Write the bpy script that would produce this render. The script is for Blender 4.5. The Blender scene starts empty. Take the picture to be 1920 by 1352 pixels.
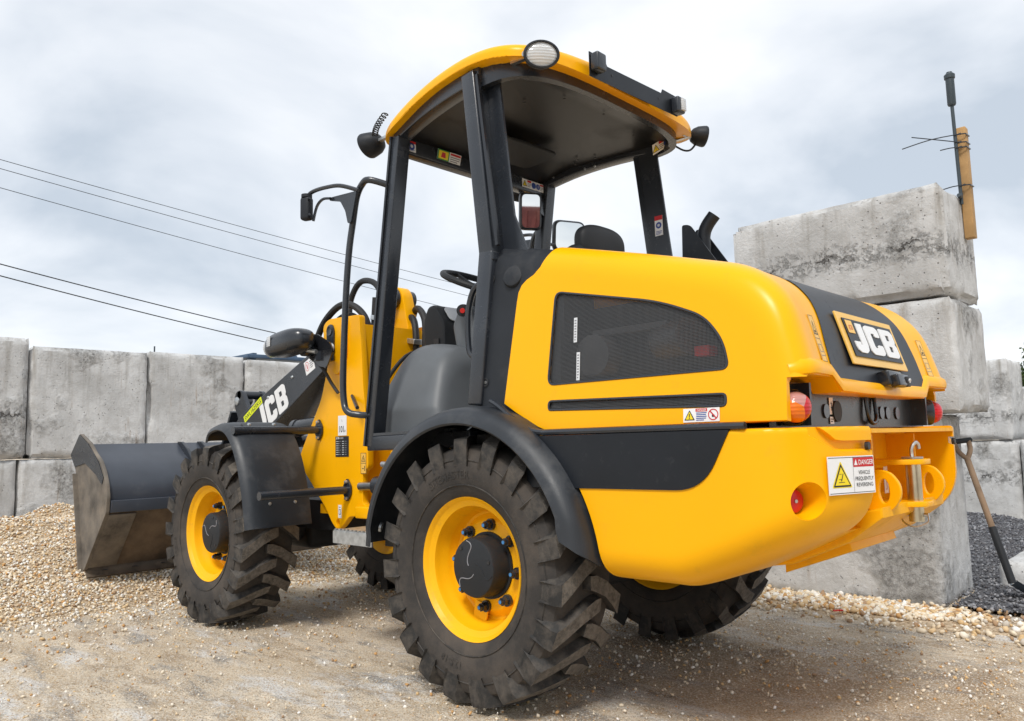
import bpy, bmesh, math, random
import numpy as np
from mathutils import Vector, Matrix, noise

random.seed(7)
rng = np.random.default_rng(11)
D = bpy.data
SC = bpy.context.scene
COL = SC.collection
R = math.radians

# ------------------------------------------------------------------ camera
cam_d = D.cameras.new('camera'); cam = D.objects.new('camera', cam_d); COL.objects.link(cam)
cam_d.sensor_width = 36; cam_d.sensor_fit = 'HORIZONTAL'; cam_d.lens = 27.45
cam_d.clip_start = .05; cam_d.clip_end = 2000
_h, _p, _r = -0.8083, 0.1054, -0.025
Fw = Vector((math.cos(_h)*math.cos(_p), math.sin(_h)*math.cos(_p), math.sin(_p)))
Rt0 = Vector((math.sin(_h), -math.cos(_h), 0)); Up0 = Rt0.cross(Fw)
Rt = math.cos(_r)*Rt0 + math.sin(_r)*Up0; Up = -math.sin(_r)*Rt0 + math.cos(_r)*Up0
M = Matrix((Rt, Up, -Fw)).transposed().to_4x4(); M.translation = (-2.1161, 2.6846, 0.9316)
cam.matrix_world = M
SC.camera = cam

# ------------------------------------------------------------------ sky and sun
SUN_EL, SUN_AZ = 52, 118          # azimuth measured from +X towards +Y
world = D.worlds.new('World'); SC.world = world; world.use_nodes = True
nt = world.node_tree; nt.nodes.clear()
def N(t, typ, **kw):
    n = t.nodes.new(typ)
    for k, v in kw.items(): setattr(n, k, v)
    return n
wo = N(nt, 'ShaderNodeOutputWorld'); bg = N(nt, 'ShaderNodeBackground')
sky = N(nt, 'ShaderNodeTexSky', sky_type='NISHITA', sun_disc=False)
sky.sun_elevation = R(SUN_EL); sky.sun_rotation = R(90-SUN_AZ)
skm = N(nt, 'ShaderNodeVectorMath', operation='SCALE'); skm.inputs['Scale'].default_value = .11
nt.links.new(sky.outputs[0], skm.inputs[0])
tc = N(nt, 'ShaderNodeTexCoord'); sx = N(nt, 'ShaderNodeSeparateXYZ'); nt.links.new(tc.outputs['Generated'], sx.inputs[0])
zz = N(nt, 'ShaderNodeMath', operation='ADD'); zz.inputs[1].default_value = .32; nt.links.new(sx.outputs[2], zz.inputs[0])
zm = N(nt, 'ShaderNodeMath', operation='MAXIMUM'); zm.inputs[1].default_value = .12; nt.links.new(zz.outputs[0], zm.inputs[0])
dv = []
for i in (0, 1):
    m = N(nt, 'ShaderNodeMath', operation='DIVIDE'); nt.links.new(sx.outputs[i], m.inputs[0]); nt.links.new(zm.outputs[0], m.inputs[1]); dv.append(m)
cb = N(nt, 'ShaderNodeCombineXYZ'); nt.links.new(dv[0].outputs[0], cb.inputs[0]); nt.links.new(dv[1].outputs[0], cb.inputs[1]); cb.inputs[2].default_value = 3.3
nz = N(nt, 'ShaderNodeTexNoise'); nz.inputs['Scale'].default_value = 1.55; nz.inputs['Detail'].default_value = 6; nz.inputs['Roughness'].default_value = .5; nz.inputs['Distortion'].default_value = .3
nt.links.new(cb.outputs[0], nz.inputs['Vector'])
cr = N(nt, 'ShaderNodeValToRGB'); e = cr.color_ramp
e.elements[0].position = .36; e.elements[0].color = (.44, .49, .55, 1)
e.elements[1].position = .60; e.elements[1].color = (.76, .775, .795, 1)
el = e.elements.new(.47); el.color = (.60, .635, .68, 1)
nt.links.new(nz.outputs[0], cr.inputs[0])
mx = N(nt, 'ShaderNodeMix', data_type='RGBA'); mx.inputs[0].default_value = .90
nt.links.new(skm.outputs[0], mx.inputs['A']); nt.links.new(cr.outputs[0], mx.inputs['B'])
nt.links.new(mx.outputs['Result'], bg.inputs[0]); nt.links.new(bg.outputs[0], wo.inputs[0])
bg.inputs[1].default_value = .80
sun_d = D.lights.new('sun', 'SUN'); sun = D.objects.new('sun', sun_d); COL.objects.link(sun)
sun_d.energy = 1.5; sun_d.angle = R(14); sun_d.color = (1, .96, .90)
sdir = Vector((math.cos(R(SUN_EL))*math.cos(R(SUN_AZ)), math.cos(R(SUN_EL))*math.sin(R(SUN_AZ)), math.sin(R(SUN_EL))))
sun.rotation_euler = sdir.to_track_quat('Z', 'Y').to_euler(); sun.location = (0, 0, 20)
SC.view_settings.view_transform = 'Standard'; SC.view_settings.look = 'None'
SC.view_settings.exposure = .84; SC.view_settings.gamma = 1

# ------------------------------------------------------------------ materials
def srgb(h):
    c = [int(h[i:i+2], 16)/255 for i in (0, 2, 4)]
    return tuple((x/12.92 if x < .04045 else ((x+.055)/1.055)**2.4) for x in c)
MATS = {}
def mat(name, col, rough=.5, metal=0, var=.12, scale=6, bump=0, bscale=40, dirt=0, dirtcol=(.22, .17, .12), coat=0, spec=.5, dscale=3, rvar=0):
    """procedural painted/plastic/metal surface: tone variation, optional dust and fine relief"""
    if name in MATS: return MATS[name]
    m = D.materials.new(name); m.use_nodes = True; t = m.node_tree; b = t.nodes['Principled BSDF']
    b.inputs['Roughness'].default_value = rough; b.inputs['Metallic'].default_value = metal
    b.inputs['Coat Weight'].default_value = coat; b.inputs['Coat Roughness'].default_value = .08
    b.inputs['Specular IOR Level'].default_value = spec
    tcn = N(t, 'ShaderNodeTexCoord')
    n1 = N(t, 'ShaderNodeTexNoise'); n1.inputs['Scale'].default_value = scale; n1.inputs['Detail'].default_value = 6
    t.links.new(tcn.outputs['Object'], n1.inputs['Vector'])
    r1 = N(t, 'ShaderNodeValToRGB'); r1.color_ramp.elements[0].position = .3; r1.color_ramp.elements[1].position = .7
    r1.color_ramp.elements[0].color = (*[c*(1-var) for c in col], 1); r1.color_ramp.elements[1].color = (*[min(1, c*(1+var)) for c in col], 1)
    t.links.new(n1.outputs[0], r1.inputs[0]); out = r1.outputs[0]
    if dirt > 0:
        n2 = N(t, 'ShaderNodeTexNoise'); n2.inputs['Scale'].default_value = dscale; n2.inputs['Detail'].default_value = 9; n2.inputs['Roughness'].default_value = .7
        t.links.new(tcn.outputs['Object'], n2.inputs['Vector'])
        r2 = N(t, 'ShaderNodeMapRange'); r2.inputs['From Min'].default_value = .62-.35*dirt; r2.inputs['From Max'].default_value = .82-.25*dirt
        r2.inputs['To Max'].default_value = min(.9, .35+dirt*.6)
        t.links.new(n2.outputs[0], r2.inputs[0])
        mm = N(t, 'ShaderNodeMix', data_type='RGBA'); mm.inputs['B'].default_value = (*dirtcol, 1)
        t.links.new(r2.outputs[0], mm.inputs[0]); t.links.new(out, mm.inputs['A']); out = mm.outputs['Result']
        ra = N(t, 'ShaderNodeMapRange'); ra.inputs['To Min'].default_value = rough; ra.inputs['To Max'].default_value = min(1, rough+.4)
        t.links.new(r2.outputs[0], ra.inputs[0]); t.links.new(ra.outputs[0], b.inputs['Roughness'])
    t.links.new(out, b.inputs['Base Color'])
    if bump:
        n3 = N(t, 'ShaderNodeTexNoise'); n3.inputs['Scale'].default_value = bscale; n3.inputs['Detail'].default_value = 4
        t.links.new(tcn.outputs['Object'], n3.inputs['Vector'])
        bp = N(t, 'ShaderNodeBump'); bp.inputs['Strength'].default_value = bump; bp.inputs['Distance'].default_value = .004
        t.links.new(n3.outputs[0], bp.inputs['Height']); t.links.new(bp.outputs[0], b.inputs['Normal'])
    MATS[name] = m
    return m
YEL = (.93, .44, .002)
mat('yellow', YEL, .30, var=.02, coat=.0, spec=.22, scale=2, dirt=.12, dirtcol=(.66, .34, .02), dscale=14)
mat('yellow_low', YEL, .38, var=.04, coat=.0, spec=.22, scale=3, dirt=.30, dirtcol=(.46, .24, .05), dscale=7)
mat('yellow_rim', (.93, .46, .003), .42, spec=.3, var=.04, scale=8, dirt=.16, dirtcol=(.45, .25, .05), dscale=20)
mat('black', (.021, .025, .032), .27, spec=.65, var=.2, dirt=.10, dirtcol=(.07, .07, .07), dscale=12)
mat('black_gloss', (.012, .013, .016), .22, var=.2, coat=.3)
mat('plastic', (.018, .021, .026), .55, spec=.3, var=.15, bump=.12, bscale=260, dirt=.22, dirtcol=(.07, .07, .072), dscale=9)
mat('fender', (.020, .024, .030), .43, spec=.5, var=.18, bump=.1, bscale=200, dirt=.30, dirtcol=(.10, .10, .10), dscale=6)
mat('panel', (.010, .0125, .017), .36, spec=.3, var=.15, dirt=.14, dirtcol=(.06, .062, .066), dscale=25)
mat('grey_plastic', (.105, .115, .125), .5, var=.10, bump=.08, bscale=220, dirt=.12, dirtcol=(.16, .15, .14))
mat('dark_grey', (.020, .022, .025), .55, spec=.3, var=.15, bump=.1, bscale=250)
mat('headliner', (.009, .009, .0095), .36, spec=.3, var=.4, scale=3, dirt=.22, dirtcol=(.022, .021, .020), dscale=2.2)
mat('steel', (.55, .55, .54), .30, 1, var=.15, scale=20)
mat('galv', (.50, .52, .53), .42, .85, var=.25, scale=30)
mat('zinc', (.60, .54, .40), .28, 1, var=.2, scale=15)
mat('rubber', (.020, .019, .018), .70, var=.3, scale=9, bump=.4, bscale=90, dirt=.50, dirtcol=(.135, .115, .095), dscale=16)
mat('rubber_side', (.034, .030, .027), .75, var=.3, scale=5, bump=.3, bscale=110, dirt=.52, dirtcol=(.105, .084, .066), dscale=5)
mat('tread_dust', (.085, .076, .066), .9, var=.4, scale=25, bump=.6, bscale=160, dirt=.6, dirtcol=(.21, .185, .155), dscale=60)
mat('hose', (.014, .014, .015), .6, var=.3, bump=.5, bscale=120)
mat('bucket_blue', (.048, .056, .072), .33, var=.2, scale=4, dirt=.16, dirtcol=(.10, .10, .105), dscale=8)
mat('bucket_dirt', (.085, .062, .042), .8, var=.6, scale=5, bump=.5, bscale=40, dirt=.5, dirtcol=(.24, .175, .115), dscale=4)
mat('bucket_side', (.12, .105, .088), .75, var=.45, scale=7, bump=.4, bscale=50, dirt=.55, dirtcol=(.27, .225, .175), dscale=6)
mat('white', (.80, .80, .80), .45, var=.03)
mat('offwhite', (.62, .64, .66), .45, var=.05)
mat('ink', (.02, .02, .022), .5, var=.1)
mat('grey_ink', (.22, .22, .24), .5, var=.1)
mat('sign_red', (.55, .015, .02), .45, var=.05)
mat('sign_yellow', (.86, .66, .01), .45, var=.03)
mat('plate_yellow', (.84, .50, .10), .35, var=.03)
mat('sign_blue', (.02, .06, .30), .45, var=.05)
mat('sign_green', (.03, .25, .06), .5, var=.05)
mat('lime', (.72, .80, .01), .5, var=.05)
mat('blue_tip', (.05, .22, .50), .4, var=.1)
mat('red_plastic', (.60, .012, .010), .3, var=.1)
mat('timber', (.42, .25, .10), .75, var=.35, scale=5, bump=.3, bscale=60, dirt=.2, dirtcol=(.20, .10, .04), dscale=8)
mat('shaft', (.24, .16, .10), .8, var=.35, scale=12, bump=.4, bscale=70, dirt=.4, dirtcol=(.10, .09, .08))
mat('shovel_steel', (.11, .14, .17), .45, .5, var=.3, scale=8, dirt=.3, dirtcol=(.16, .14, .12))
mat('antenna', (.035, .05, .06), .45, var=.15)
mat('cable', (.012, .016, .022), .6, var=.1)
mat('tarp', (.05, .09, .15), .5, var=.2)
mat('bark', (.09, .07, .05), .9, var=.3)
mat('container', (.16, .035, .03), .6, var=.25, dirt=.2)
mat('engine', (.025, .025, .027), .6, .3, var=.4)
mat('engine_light', (.09, .09, .095), .5, .5, var=.4)

def glassy(name, col, rough=.1, trans=0., emit=0):
    m = D.materials.new(name); m.use_nodes = True; b = m.node_tree.nodes['Principled BSDF']; t = m.node_tree
    n1 = N(t, 'ShaderNodeTexWave'); n1.inputs['Scale'].default_value = 30; n1.bands_direction = 'Z'
    tcn = N(t, 'ShaderNodeTexCoord'); t.links.new(tcn.outputs['Object'], n1.inputs['Vector'])
    bp = N(t, 'ShaderNodeBump'); bp.inputs['Strength'].default_value = .25; bp.inputs['Distance'].default_value = .004
    t.links.new(n1.outputs[0], bp.inputs['Height']); t.links.new(bp.outputs[0], b.inputs['Normal'])
    b.inputs['Base Color'].default_value = (*col, 1); b.inputs['Roughness'].default_value = rough; b.inputs['Transmission Weight'].default_value = trans
    b.inputs['Coat Weight'].default_value = .2; b.inputs['Coat Roughness'].default_value = .05
    MATS[name] = m
glassy('lens_red', (.52, .006, .012), .15, .0)
glassy('lens_amber', (.78, .17, .004), .18, .0)
glassy('lens_clear', (.75, .77, .78), .10, .3)
glassy('lens_pale', (.62, .30, .27), .15, .2)
m = D.materials.new('mirror'); m.use_nodes = True; b = m.node_tree.nodes['Principled BSDF']
b.inputs['Base Color'].default_value = (.85, .87, .88, 1); b.inputs['Metallic'].default_value = 1; b.inputs['Roughness'].default_value = .02; MATS['mirror'] = m
# perforated steel sheet: real round holes (5 mm pitch, staggered) you can look through
m = D.materials.new('perforated'); m.use_nodes = True; t = m.node_tree; b = t.nodes['Principled BSDF']; o = t.nodes['Material Output']
b.inputs['Base Color'].default_value = (.085, .087, .09, 1); b.inputs['Roughness'].default_value = .45; b.inputs['Metallic'].default_value = .4
tcn = N(t, 'ShaderNodeTexCoord'); mp = N(t, 'ShaderNodeMapping'); mp.inputs['Scale'].default_value = (230, 230, 230)
t.links.new(tcn.outputs['Object'], mp.inputs[0])
sxx = N(t, 'ShaderNodeSeparateXYZ'); t.links.new(mp.outputs[0], sxx.inputs[0])
def mth(t, op, a, b_=None):
    n = N(t, 'ShaderNodeMath', operation=op)
    for i, v in enumerate((a, b_)):
        if v is None: continue
        if isinstance(v, (int, float)): n.inputs[i].default_value = v
        else: t.links.new(v, n.inputs[i])
    return n.outputs[0]
sxk = mth(t, 'SINE', mth(t, 'MULTIPLY', sxx.outputs[0], math.pi)); szk = mth(t, 'SINE', mth(t, 'MULTIPLY', sxx.outputs[2], math.pi))
hole = mth(t, 'GREATER_THAN', mth(t, 'MULTIPLY', sxk, szk), .40); hole2 = mth(t, 'LESS_THAN', mth(t, 'MULTIPLY', sxk, szk), -.40)
hh = mth(t, 'MAXIMUM', hole, hole2)
tr = N(t, 'ShaderNodeBsdfTransparent'); ms = N(t, 'ShaderNodeMixShader')
t.links.new(hh, ms.inputs[0]); t.links.new(b.outputs[0], ms.inputs[1]); t.links.new(tr.outputs[0], ms.inputs[2]); t.links.new(ms.outputs[0], o.inputs[0])
MATS['perforated'] = m

def concrete_mat():
    m = D.materials.new('concrete'); m.use_nodes = True; t = m.node_tree; b = t.nodes['Principled BSDF']
    b.inputs['Roughness'].default_value = .9; b.inputs['Specular IOR Level'].default_value = .2
    tcn = N(t, 'ShaderNodeTexCoord'); oi = N(t, 'ShaderNodeObjectInfo')
    off = N(t, 'ShaderNodeVectorMath', operation='SCALE'); 
    cx = N(t, 'ShaderNodeCombineXYZ')
    for i in range(3): t.links.new(oi.outputs['Random'], cx.inputs[i])
    t.links.new(cx.outputs[0], off.inputs[0]); off.inputs['Scale'].default_value = 37
    ad = N(t, 'ShaderNodeVectorMath', operation='ADD'); t.links.new(tcn.outputs['Object'], ad.inputs[0]); t.links.new(off.outputs[0], ad.inputs[1])
    P = ad.outputs[0]
    def ns(scale, detail=6, rough=.6, vec=P):
        n = N(t, 'ShaderNodeTexNoise'); n.inputs['Scale'].default_value = scale; n.inputs['Detail'].default_value = detail; n.inputs['Roughness'].default_value = rough
        t.links.new(vec, n.inputs['Vector']); return n.outputs[0]
    def mr(v, a, b_, c=0, d=1):
        n = N(t, 'ShaderNodeMapRange'); t.links.new(v, n.inputs[0])
        for i, q in enumerate((a, b_, c, d)): n.inputs[i+1].default_value = q
        return n.outputs[0]
    def mix(f, a, b_):
        n = N(t, 'ShaderNodeMix', data_type='RGBA')
        if isinstance(f, float): n.inputs[0].default_value = f
        else: t.links.new(f, n.inputs[0])
        for s, v in (('A', a), ('B', b_)):
            if isinstance(v, tuple): n.inputs[s].default_value = (*v, 1)
            else: t.links.new(v, n.inputs[s])
        return n.outputs['Result']
    base = mix(mr(ns(2.2), .35, .65), (.46, .46, .455), (.66, .665, .665))
    base = mix(mr(ns(14, 8, .7), .45, .75, 0, .5), base, (.30, .29, .27))
    # vertical run-off stains
    mp = N(t, 'ShaderNodeMapping'); mp.inputs['Scale'].default_value = (9, 9, .7); t.links.new(P, mp.inputs[0])
    stv = mr(ns(1.6, 5, .6, mp.outputs[0]), .52, .75, 0, .75)
    sz = N(t, 'ShaderNodeSeparateXYZ'); t.links.new(tcn.outputs['Generated'], sz.inputs[0])
    top = mr(sz.outputs[2], .35, 1.0, .15, 1)
    mu = mth(t, 'MULTIPLY', stv, top)
    base = mix(mu, base, (.17, .145, .11))
    rust = mth(t, 'MULTIPLY', mr(ns(3.1, 4, .6, mp.outputs[0]), .60, .72, 0, .6), mr(ns(1.3), .5, .62))
    base = mix(rust, base, (.28, .17, .08))
    # dark grime in the rough honeycombed zones
    hz = mr(ns(1.7, 4), .53, .62)
    gr = mth(t, 'MULTIPLY', hz, mr(ns(30, 6, .8), .40, .62))
    base = mix(mth(t, 'MULTIPLY', gr, .75), base, (.13, .125, .115))
    pit = N(t, 'ShaderNodeTexVoronoi'); pit.inputs['Scale'].default_value = 34; t.links.new(P, pit.inputs['Vector'])
    pm = mth(t, 'MULTIPLY', mr(pit.outputs['Distance'], .06, .16, 1, 0), mr(ns(5), .45, .6))
    base = mix(mth(t, 'MULTIPLY', pm, .7), base, (.13, .12, .11))
    # ragged pour line between two lifts of concrete
    so = N(t, 'ShaderNodeSeparateXYZ'); t.links.new(tcn.outputs['Object'], so.inputs[0])
    wob = mth(t, 'MULTIPLY', mth(t, 'SUBTRACT', ns(4.5, 6, .75), .5), .34); lz = mth(t, 'ADD', so.outputs[2], wob)
    dl = mth(t, 'ABSOLUTE', mth(t, 'SUBTRACT', lz, mth(t, 'MULTIPLY', mth(t, 'SUBTRACT', oi.outputs['Random'], .75), .5)))
    some = mth(t, 'GREATER_THAN', mth(t, 'FRACT', mth(t, 'MULTIPLY', oi.outputs['Random'], 7.3)), .45)
    crk = mth(t, 'MULTIPLY', some, mth(t, 'MULTIPLY', mr(dl, .004, .016, 1, 0), mr(ns(6, 4), .46, .58))); band = mth(t, 'MULTIPLY', some, mth(t, 'MULTIPLY', mr(dl, .02, .10, 1, 0), mr(ns(22, 6, .8), .5, .62)))
    base = mix(mth(t, 'MULTIPLY', crk, .85), base, (.07, .065, .06)); base = mix(mth(t, 'MULTIPLY', band, .45), base, (.20, .19, .175))
    t.links.new(base, b.inputs['Base Color'])
    hgt = mth(t, 'ADD', mth(t, 'MULTIPLY', ns(60, 6, .7), .35), mth(t, 'MULTIPLY', mth(t, 'MULTIPLY', ns(26, 7, .8), hz), 1.3))
    hgt = mth(t, 'SUBTRACT', hgt, mth(t, 'ADD', mth(t, 'MULTIPLY', pm, .9), mth(t, 'ADD', mth(t, 'MULTIPLY', crk, 1.2), mth(t, 'MULTIPLY', band, .6))))
    bp = N(t, 'ShaderNodeBump'); bp.inputs['Strength'].default_value = .9; bp.inputs['Distance'].default_value = .018
    t.links.new(hgt, bp.inputs['Height']); t.links.new(bp.outputs[0], b.inputs['Normal'])
    MATS['concrete'] = m
concrete_mat()

def ground_mat():
    m = D.materials.new('dirt'); m.use_nodes = True; t = m.node_tree; b = t.nodes['Principled BSDF']
    b.inputs['Roughness'].default_value = .95; b.inputs['Specular IOR Level'].default_value = .15
    tcn = N(t, 'ShaderNodeTexCoord'); P = tcn.outputs['Object']
    def ns(scale, detail=6, rough=.6, vec=P):
        n = N(t, 'ShaderNodeTexNoise'); n.inputs['Scale'].default_value = scale; n.inputs['Detail'].default_value = detail; n.inputs['Roughness'].default_value = rough
        t.links.new(vec, n.inputs['Vector']); return n.outputs[0]
    def mr(v, a, b_, c=0, d=1):
        n = N(t, 'ShaderNodeMapRange'); t.links.new(v, n.inputs[0])
        for i, q in enumerate((a, b_, c, d)): n.inputs[i+1].default_value = q
        return n.outputs[0]
    def mix(f, a, b_):
        n = N(t, 'ShaderNodeMix', data_type='RGBA'); t.links.new(f, n.inputs[0])
        for s, v in (('A', a), ('B', b_)):
            if isinstance(v, tuple): n.inputs[s].default_value = (*v, 1)
            else: t.links.new(v, n.inputs[s])
        return n.outputs['Result']
    # wheel ruts run along X: stretch the large patches that way
    mp = N(t, 'ShaderNodeMapping'); mp.inputs['Rotation'].default_value = (0, 0, R(38)); mp.inputs['Scale'].default_value = (.55, 1.6, 1); t.links.new(P, mp.inputs[0])
    S = mp.outputs[0]
    base = mix(mr(ns(1.6, 7, .65, S), .38, .62), (.60, .48, .335), (.80, .69, .54))
    base = mix(mr(ns(2.9, 8, .7, S), .51, .60, 0, .75), base, (.36, .265, .175))
    base = mix(mr(ns(2.3, 7, .68, S), .525, .60, 0, .85), base, (.78, .775, .76))
    base = mix(mr(ns(3.3, 8, .72, S), .535, .61, 0, .8), base, (.26, .255, .25))
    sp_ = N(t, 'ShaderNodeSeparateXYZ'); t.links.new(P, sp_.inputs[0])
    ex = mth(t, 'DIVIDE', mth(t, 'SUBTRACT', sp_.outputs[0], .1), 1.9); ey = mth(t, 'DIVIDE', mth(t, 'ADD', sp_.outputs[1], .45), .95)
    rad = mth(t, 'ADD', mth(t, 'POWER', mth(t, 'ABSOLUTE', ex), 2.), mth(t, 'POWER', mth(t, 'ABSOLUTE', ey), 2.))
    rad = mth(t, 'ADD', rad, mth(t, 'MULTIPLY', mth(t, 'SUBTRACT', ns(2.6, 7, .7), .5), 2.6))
    base = mix(mr(rad, .35, 1.05, .55, 0), base, (.27, .205, .145))  # damp brown earth under the machine, partly its shade painted into the colour
    v = N(t, 'ShaderNodeTexVoronoi'); v.inputs['Scale'].default_value = 85; t.links.new(P, v.inputs['Vector'])
    st = mth(t, 'MULTIPLY', mr(v.outputs['Distance'], .18, .30, 1, 0), mr(ns(3.5, 4), .46, .62))
    cs = N(t, 'ShaderNodeSeparateColor'); t.links.new(v.outputs['Color'], cs.inputs[0])
    stc = mix(cs.outputs[0], (.50, .36, .21), (.66, .62, .55))
    base = mix(mth(t, 'MULTIPLY', st, .8), base, stc)
    v2 = N(t, 'ShaderNodeTexVoronoi'); v2.inputs['Scale'].default_value = 210; t.links.new(P, v2.inputs['Vector'])
    c2 = N(t, 'ShaderNodeSeparateColor'); t.links.new(v2.outputs['Color'], c2.inputs[0])
    base = mix(mr(c2.outputs[0], .70, .74, 0, .45), base, (.30, .235, .17)); base = mix(mr(c2.outputs[1], .74, .78, 0, .75), base, (.78, .72, .62)); base = mix(mr(c2.outputs[2], .90, .93, 0, .8), base, (.45, .27, .11))
    base = mix(mr(ns(34, 7, .85), .54, .72, 0, .38), base, (.38, .30, .215))
    base = mix(mr(ns(120, 4, .8), .55, .75, 0, .6), base, (.74, .66, .54))
    t.links.new(base, b.inputs['Base Color'])
    h = mth(t, 'ADD', mth(t, 'MULTIPLY', ns(55, 6, .75), 1.1), mth(t, 'ADD', mth(t, 'MULTIPLY', st, .6), mth(t, 'MULTIPLY', c2.outputs[1], .22)))
    h = mth(t, 'ADD', h, mth(t, 'MULTIPLY', ns(9, 5, .6), 1.2))
    bp = N(t, 'ShaderNodeBump'); bp.inputs['Strength'].default_value = 1.0; bp.inputs['Distance'].default_value = .011
    t.links.new(h, bp.inputs['Height']); t.links.new(bp.outputs[0], b.inputs['Normal'])
    MATS['dirt'] = m
ground_mat()

def pebble_mat(name, cols, bed):
    """stones coloured one by one from a per-stone random value; the bed below shows as packed stones"""
    m = D.materials.new(name); m.use_nodes = True; t = m.node_tree; b = t.nodes['Principled BSDF']; b.inputs['Roughness'].default_value = .8
    b.inputs['Specular IOR Level'].default_value = .3
    at = N(t, 'ShaderNodeAttribute', attribute_name='tone')
    cr = N(t, 'ShaderNodeValToRGB'); cr.color_ramp.interpolation = 'CONSTANT'; el = cr.color_ramp.elements
    el.remove(el[1]); el[0].position = 0; el[0].color = (*cols[0], 1)
    for i, c in enumerate(cols[1:]): q = el.new((i+1)/len(cols)); q.color = (*c, 1)
    t.links.new(at.outputs['Fac'], cr.inputs[0])
    t.links.new(cr.outputs[0], b.inputs['Base Color'])
    MATS[name] = m
    mb = D.materials.new(name+'_bed'); mb.use_nodes = True; t = mb.node_tree; b = t.nodes['Principled BSDF']; b.inputs['Roughness'].default_value = .95
    tcn = N(t, 'ShaderNodeTexCoord'); v = N(t, 'ShaderNodeTexVoronoi'); v.inputs['Scale'].default_value = 60; t.links.new(tcn.outputs['Object'], v.inputs['Vector'])
    mixn = N(t, 'ShaderNodeMix', data_type='RGBA'); mixn.inputs['A'].default_value = (*bed[0], 1); mixn.inputs['B'].default_value = (*bed[1], 1)
    cs = N(t, 'ShaderNodeSeparateColor'); t.links.new(v.outputs['Color'], cs.inputs[0]); t.links.new(cs.outputs[0], mixn.inputs[0])
    t.links.new(mixn.outputs['Result'], b.inputs['Base Color'])
    bp = N(t, 'ShaderNodeBump'); bp.inputs['Strength'].default_value = 1; bp.inputs['Distance'].default_value = .015; bp.invert = True
    t.links.new(v.outputs['Distance'], bp.inputs['Height']); t.links.new(bp.outputs[0], b.inputs['Normal'])
    MATS[name+'_bed'] = mb
pebble_mat('pebble', [(.76, .70, .59), (.68, .55, .38), (.56, .32, .13), (.82, .79, .72), (.66, .54, .38), (.38, .25, .15), (.74, .64, .49), (.60, .42, .22), (.84, .81, .76), (.54, .49, .42), (.76, .67, .53), (.66, .49, .29)], ((.38, .27, .16), (.60, .48, .34)))
pebble_mat('chip', [(.11, .115, .13), (.18, .185, .20), (.08, .08, .09), (.30, .30, .315), (.13, .125, .13), (.22, .225, .24)], ((.06, .06, .065), (.13, .13, .14)))

def leaf_mat():
    m = D.materials.new('leaf'); m.use_nodes = True; t = m.node_tree; b = t.nodes['Principled BSDF']; b.inputs['Roughness'].default_value = .6
    at = N(t, 'ShaderNodeAttribute', attribute_name='tone'); cr = N(t, 'ShaderNodeValToRGB')
    cr.color_ramp.elements[0].color = (.03, .06, .015, 1); cr.color_ramp.elements[1].color = (.09, .14, .035, 1)
    t.links.new(at.outputs['Fac'], cr.inputs[0]); t.links.new(cr.outputs[0], b.inputs['Base Color']); MATS['leaf'] = m
leaf_mat()

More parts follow.
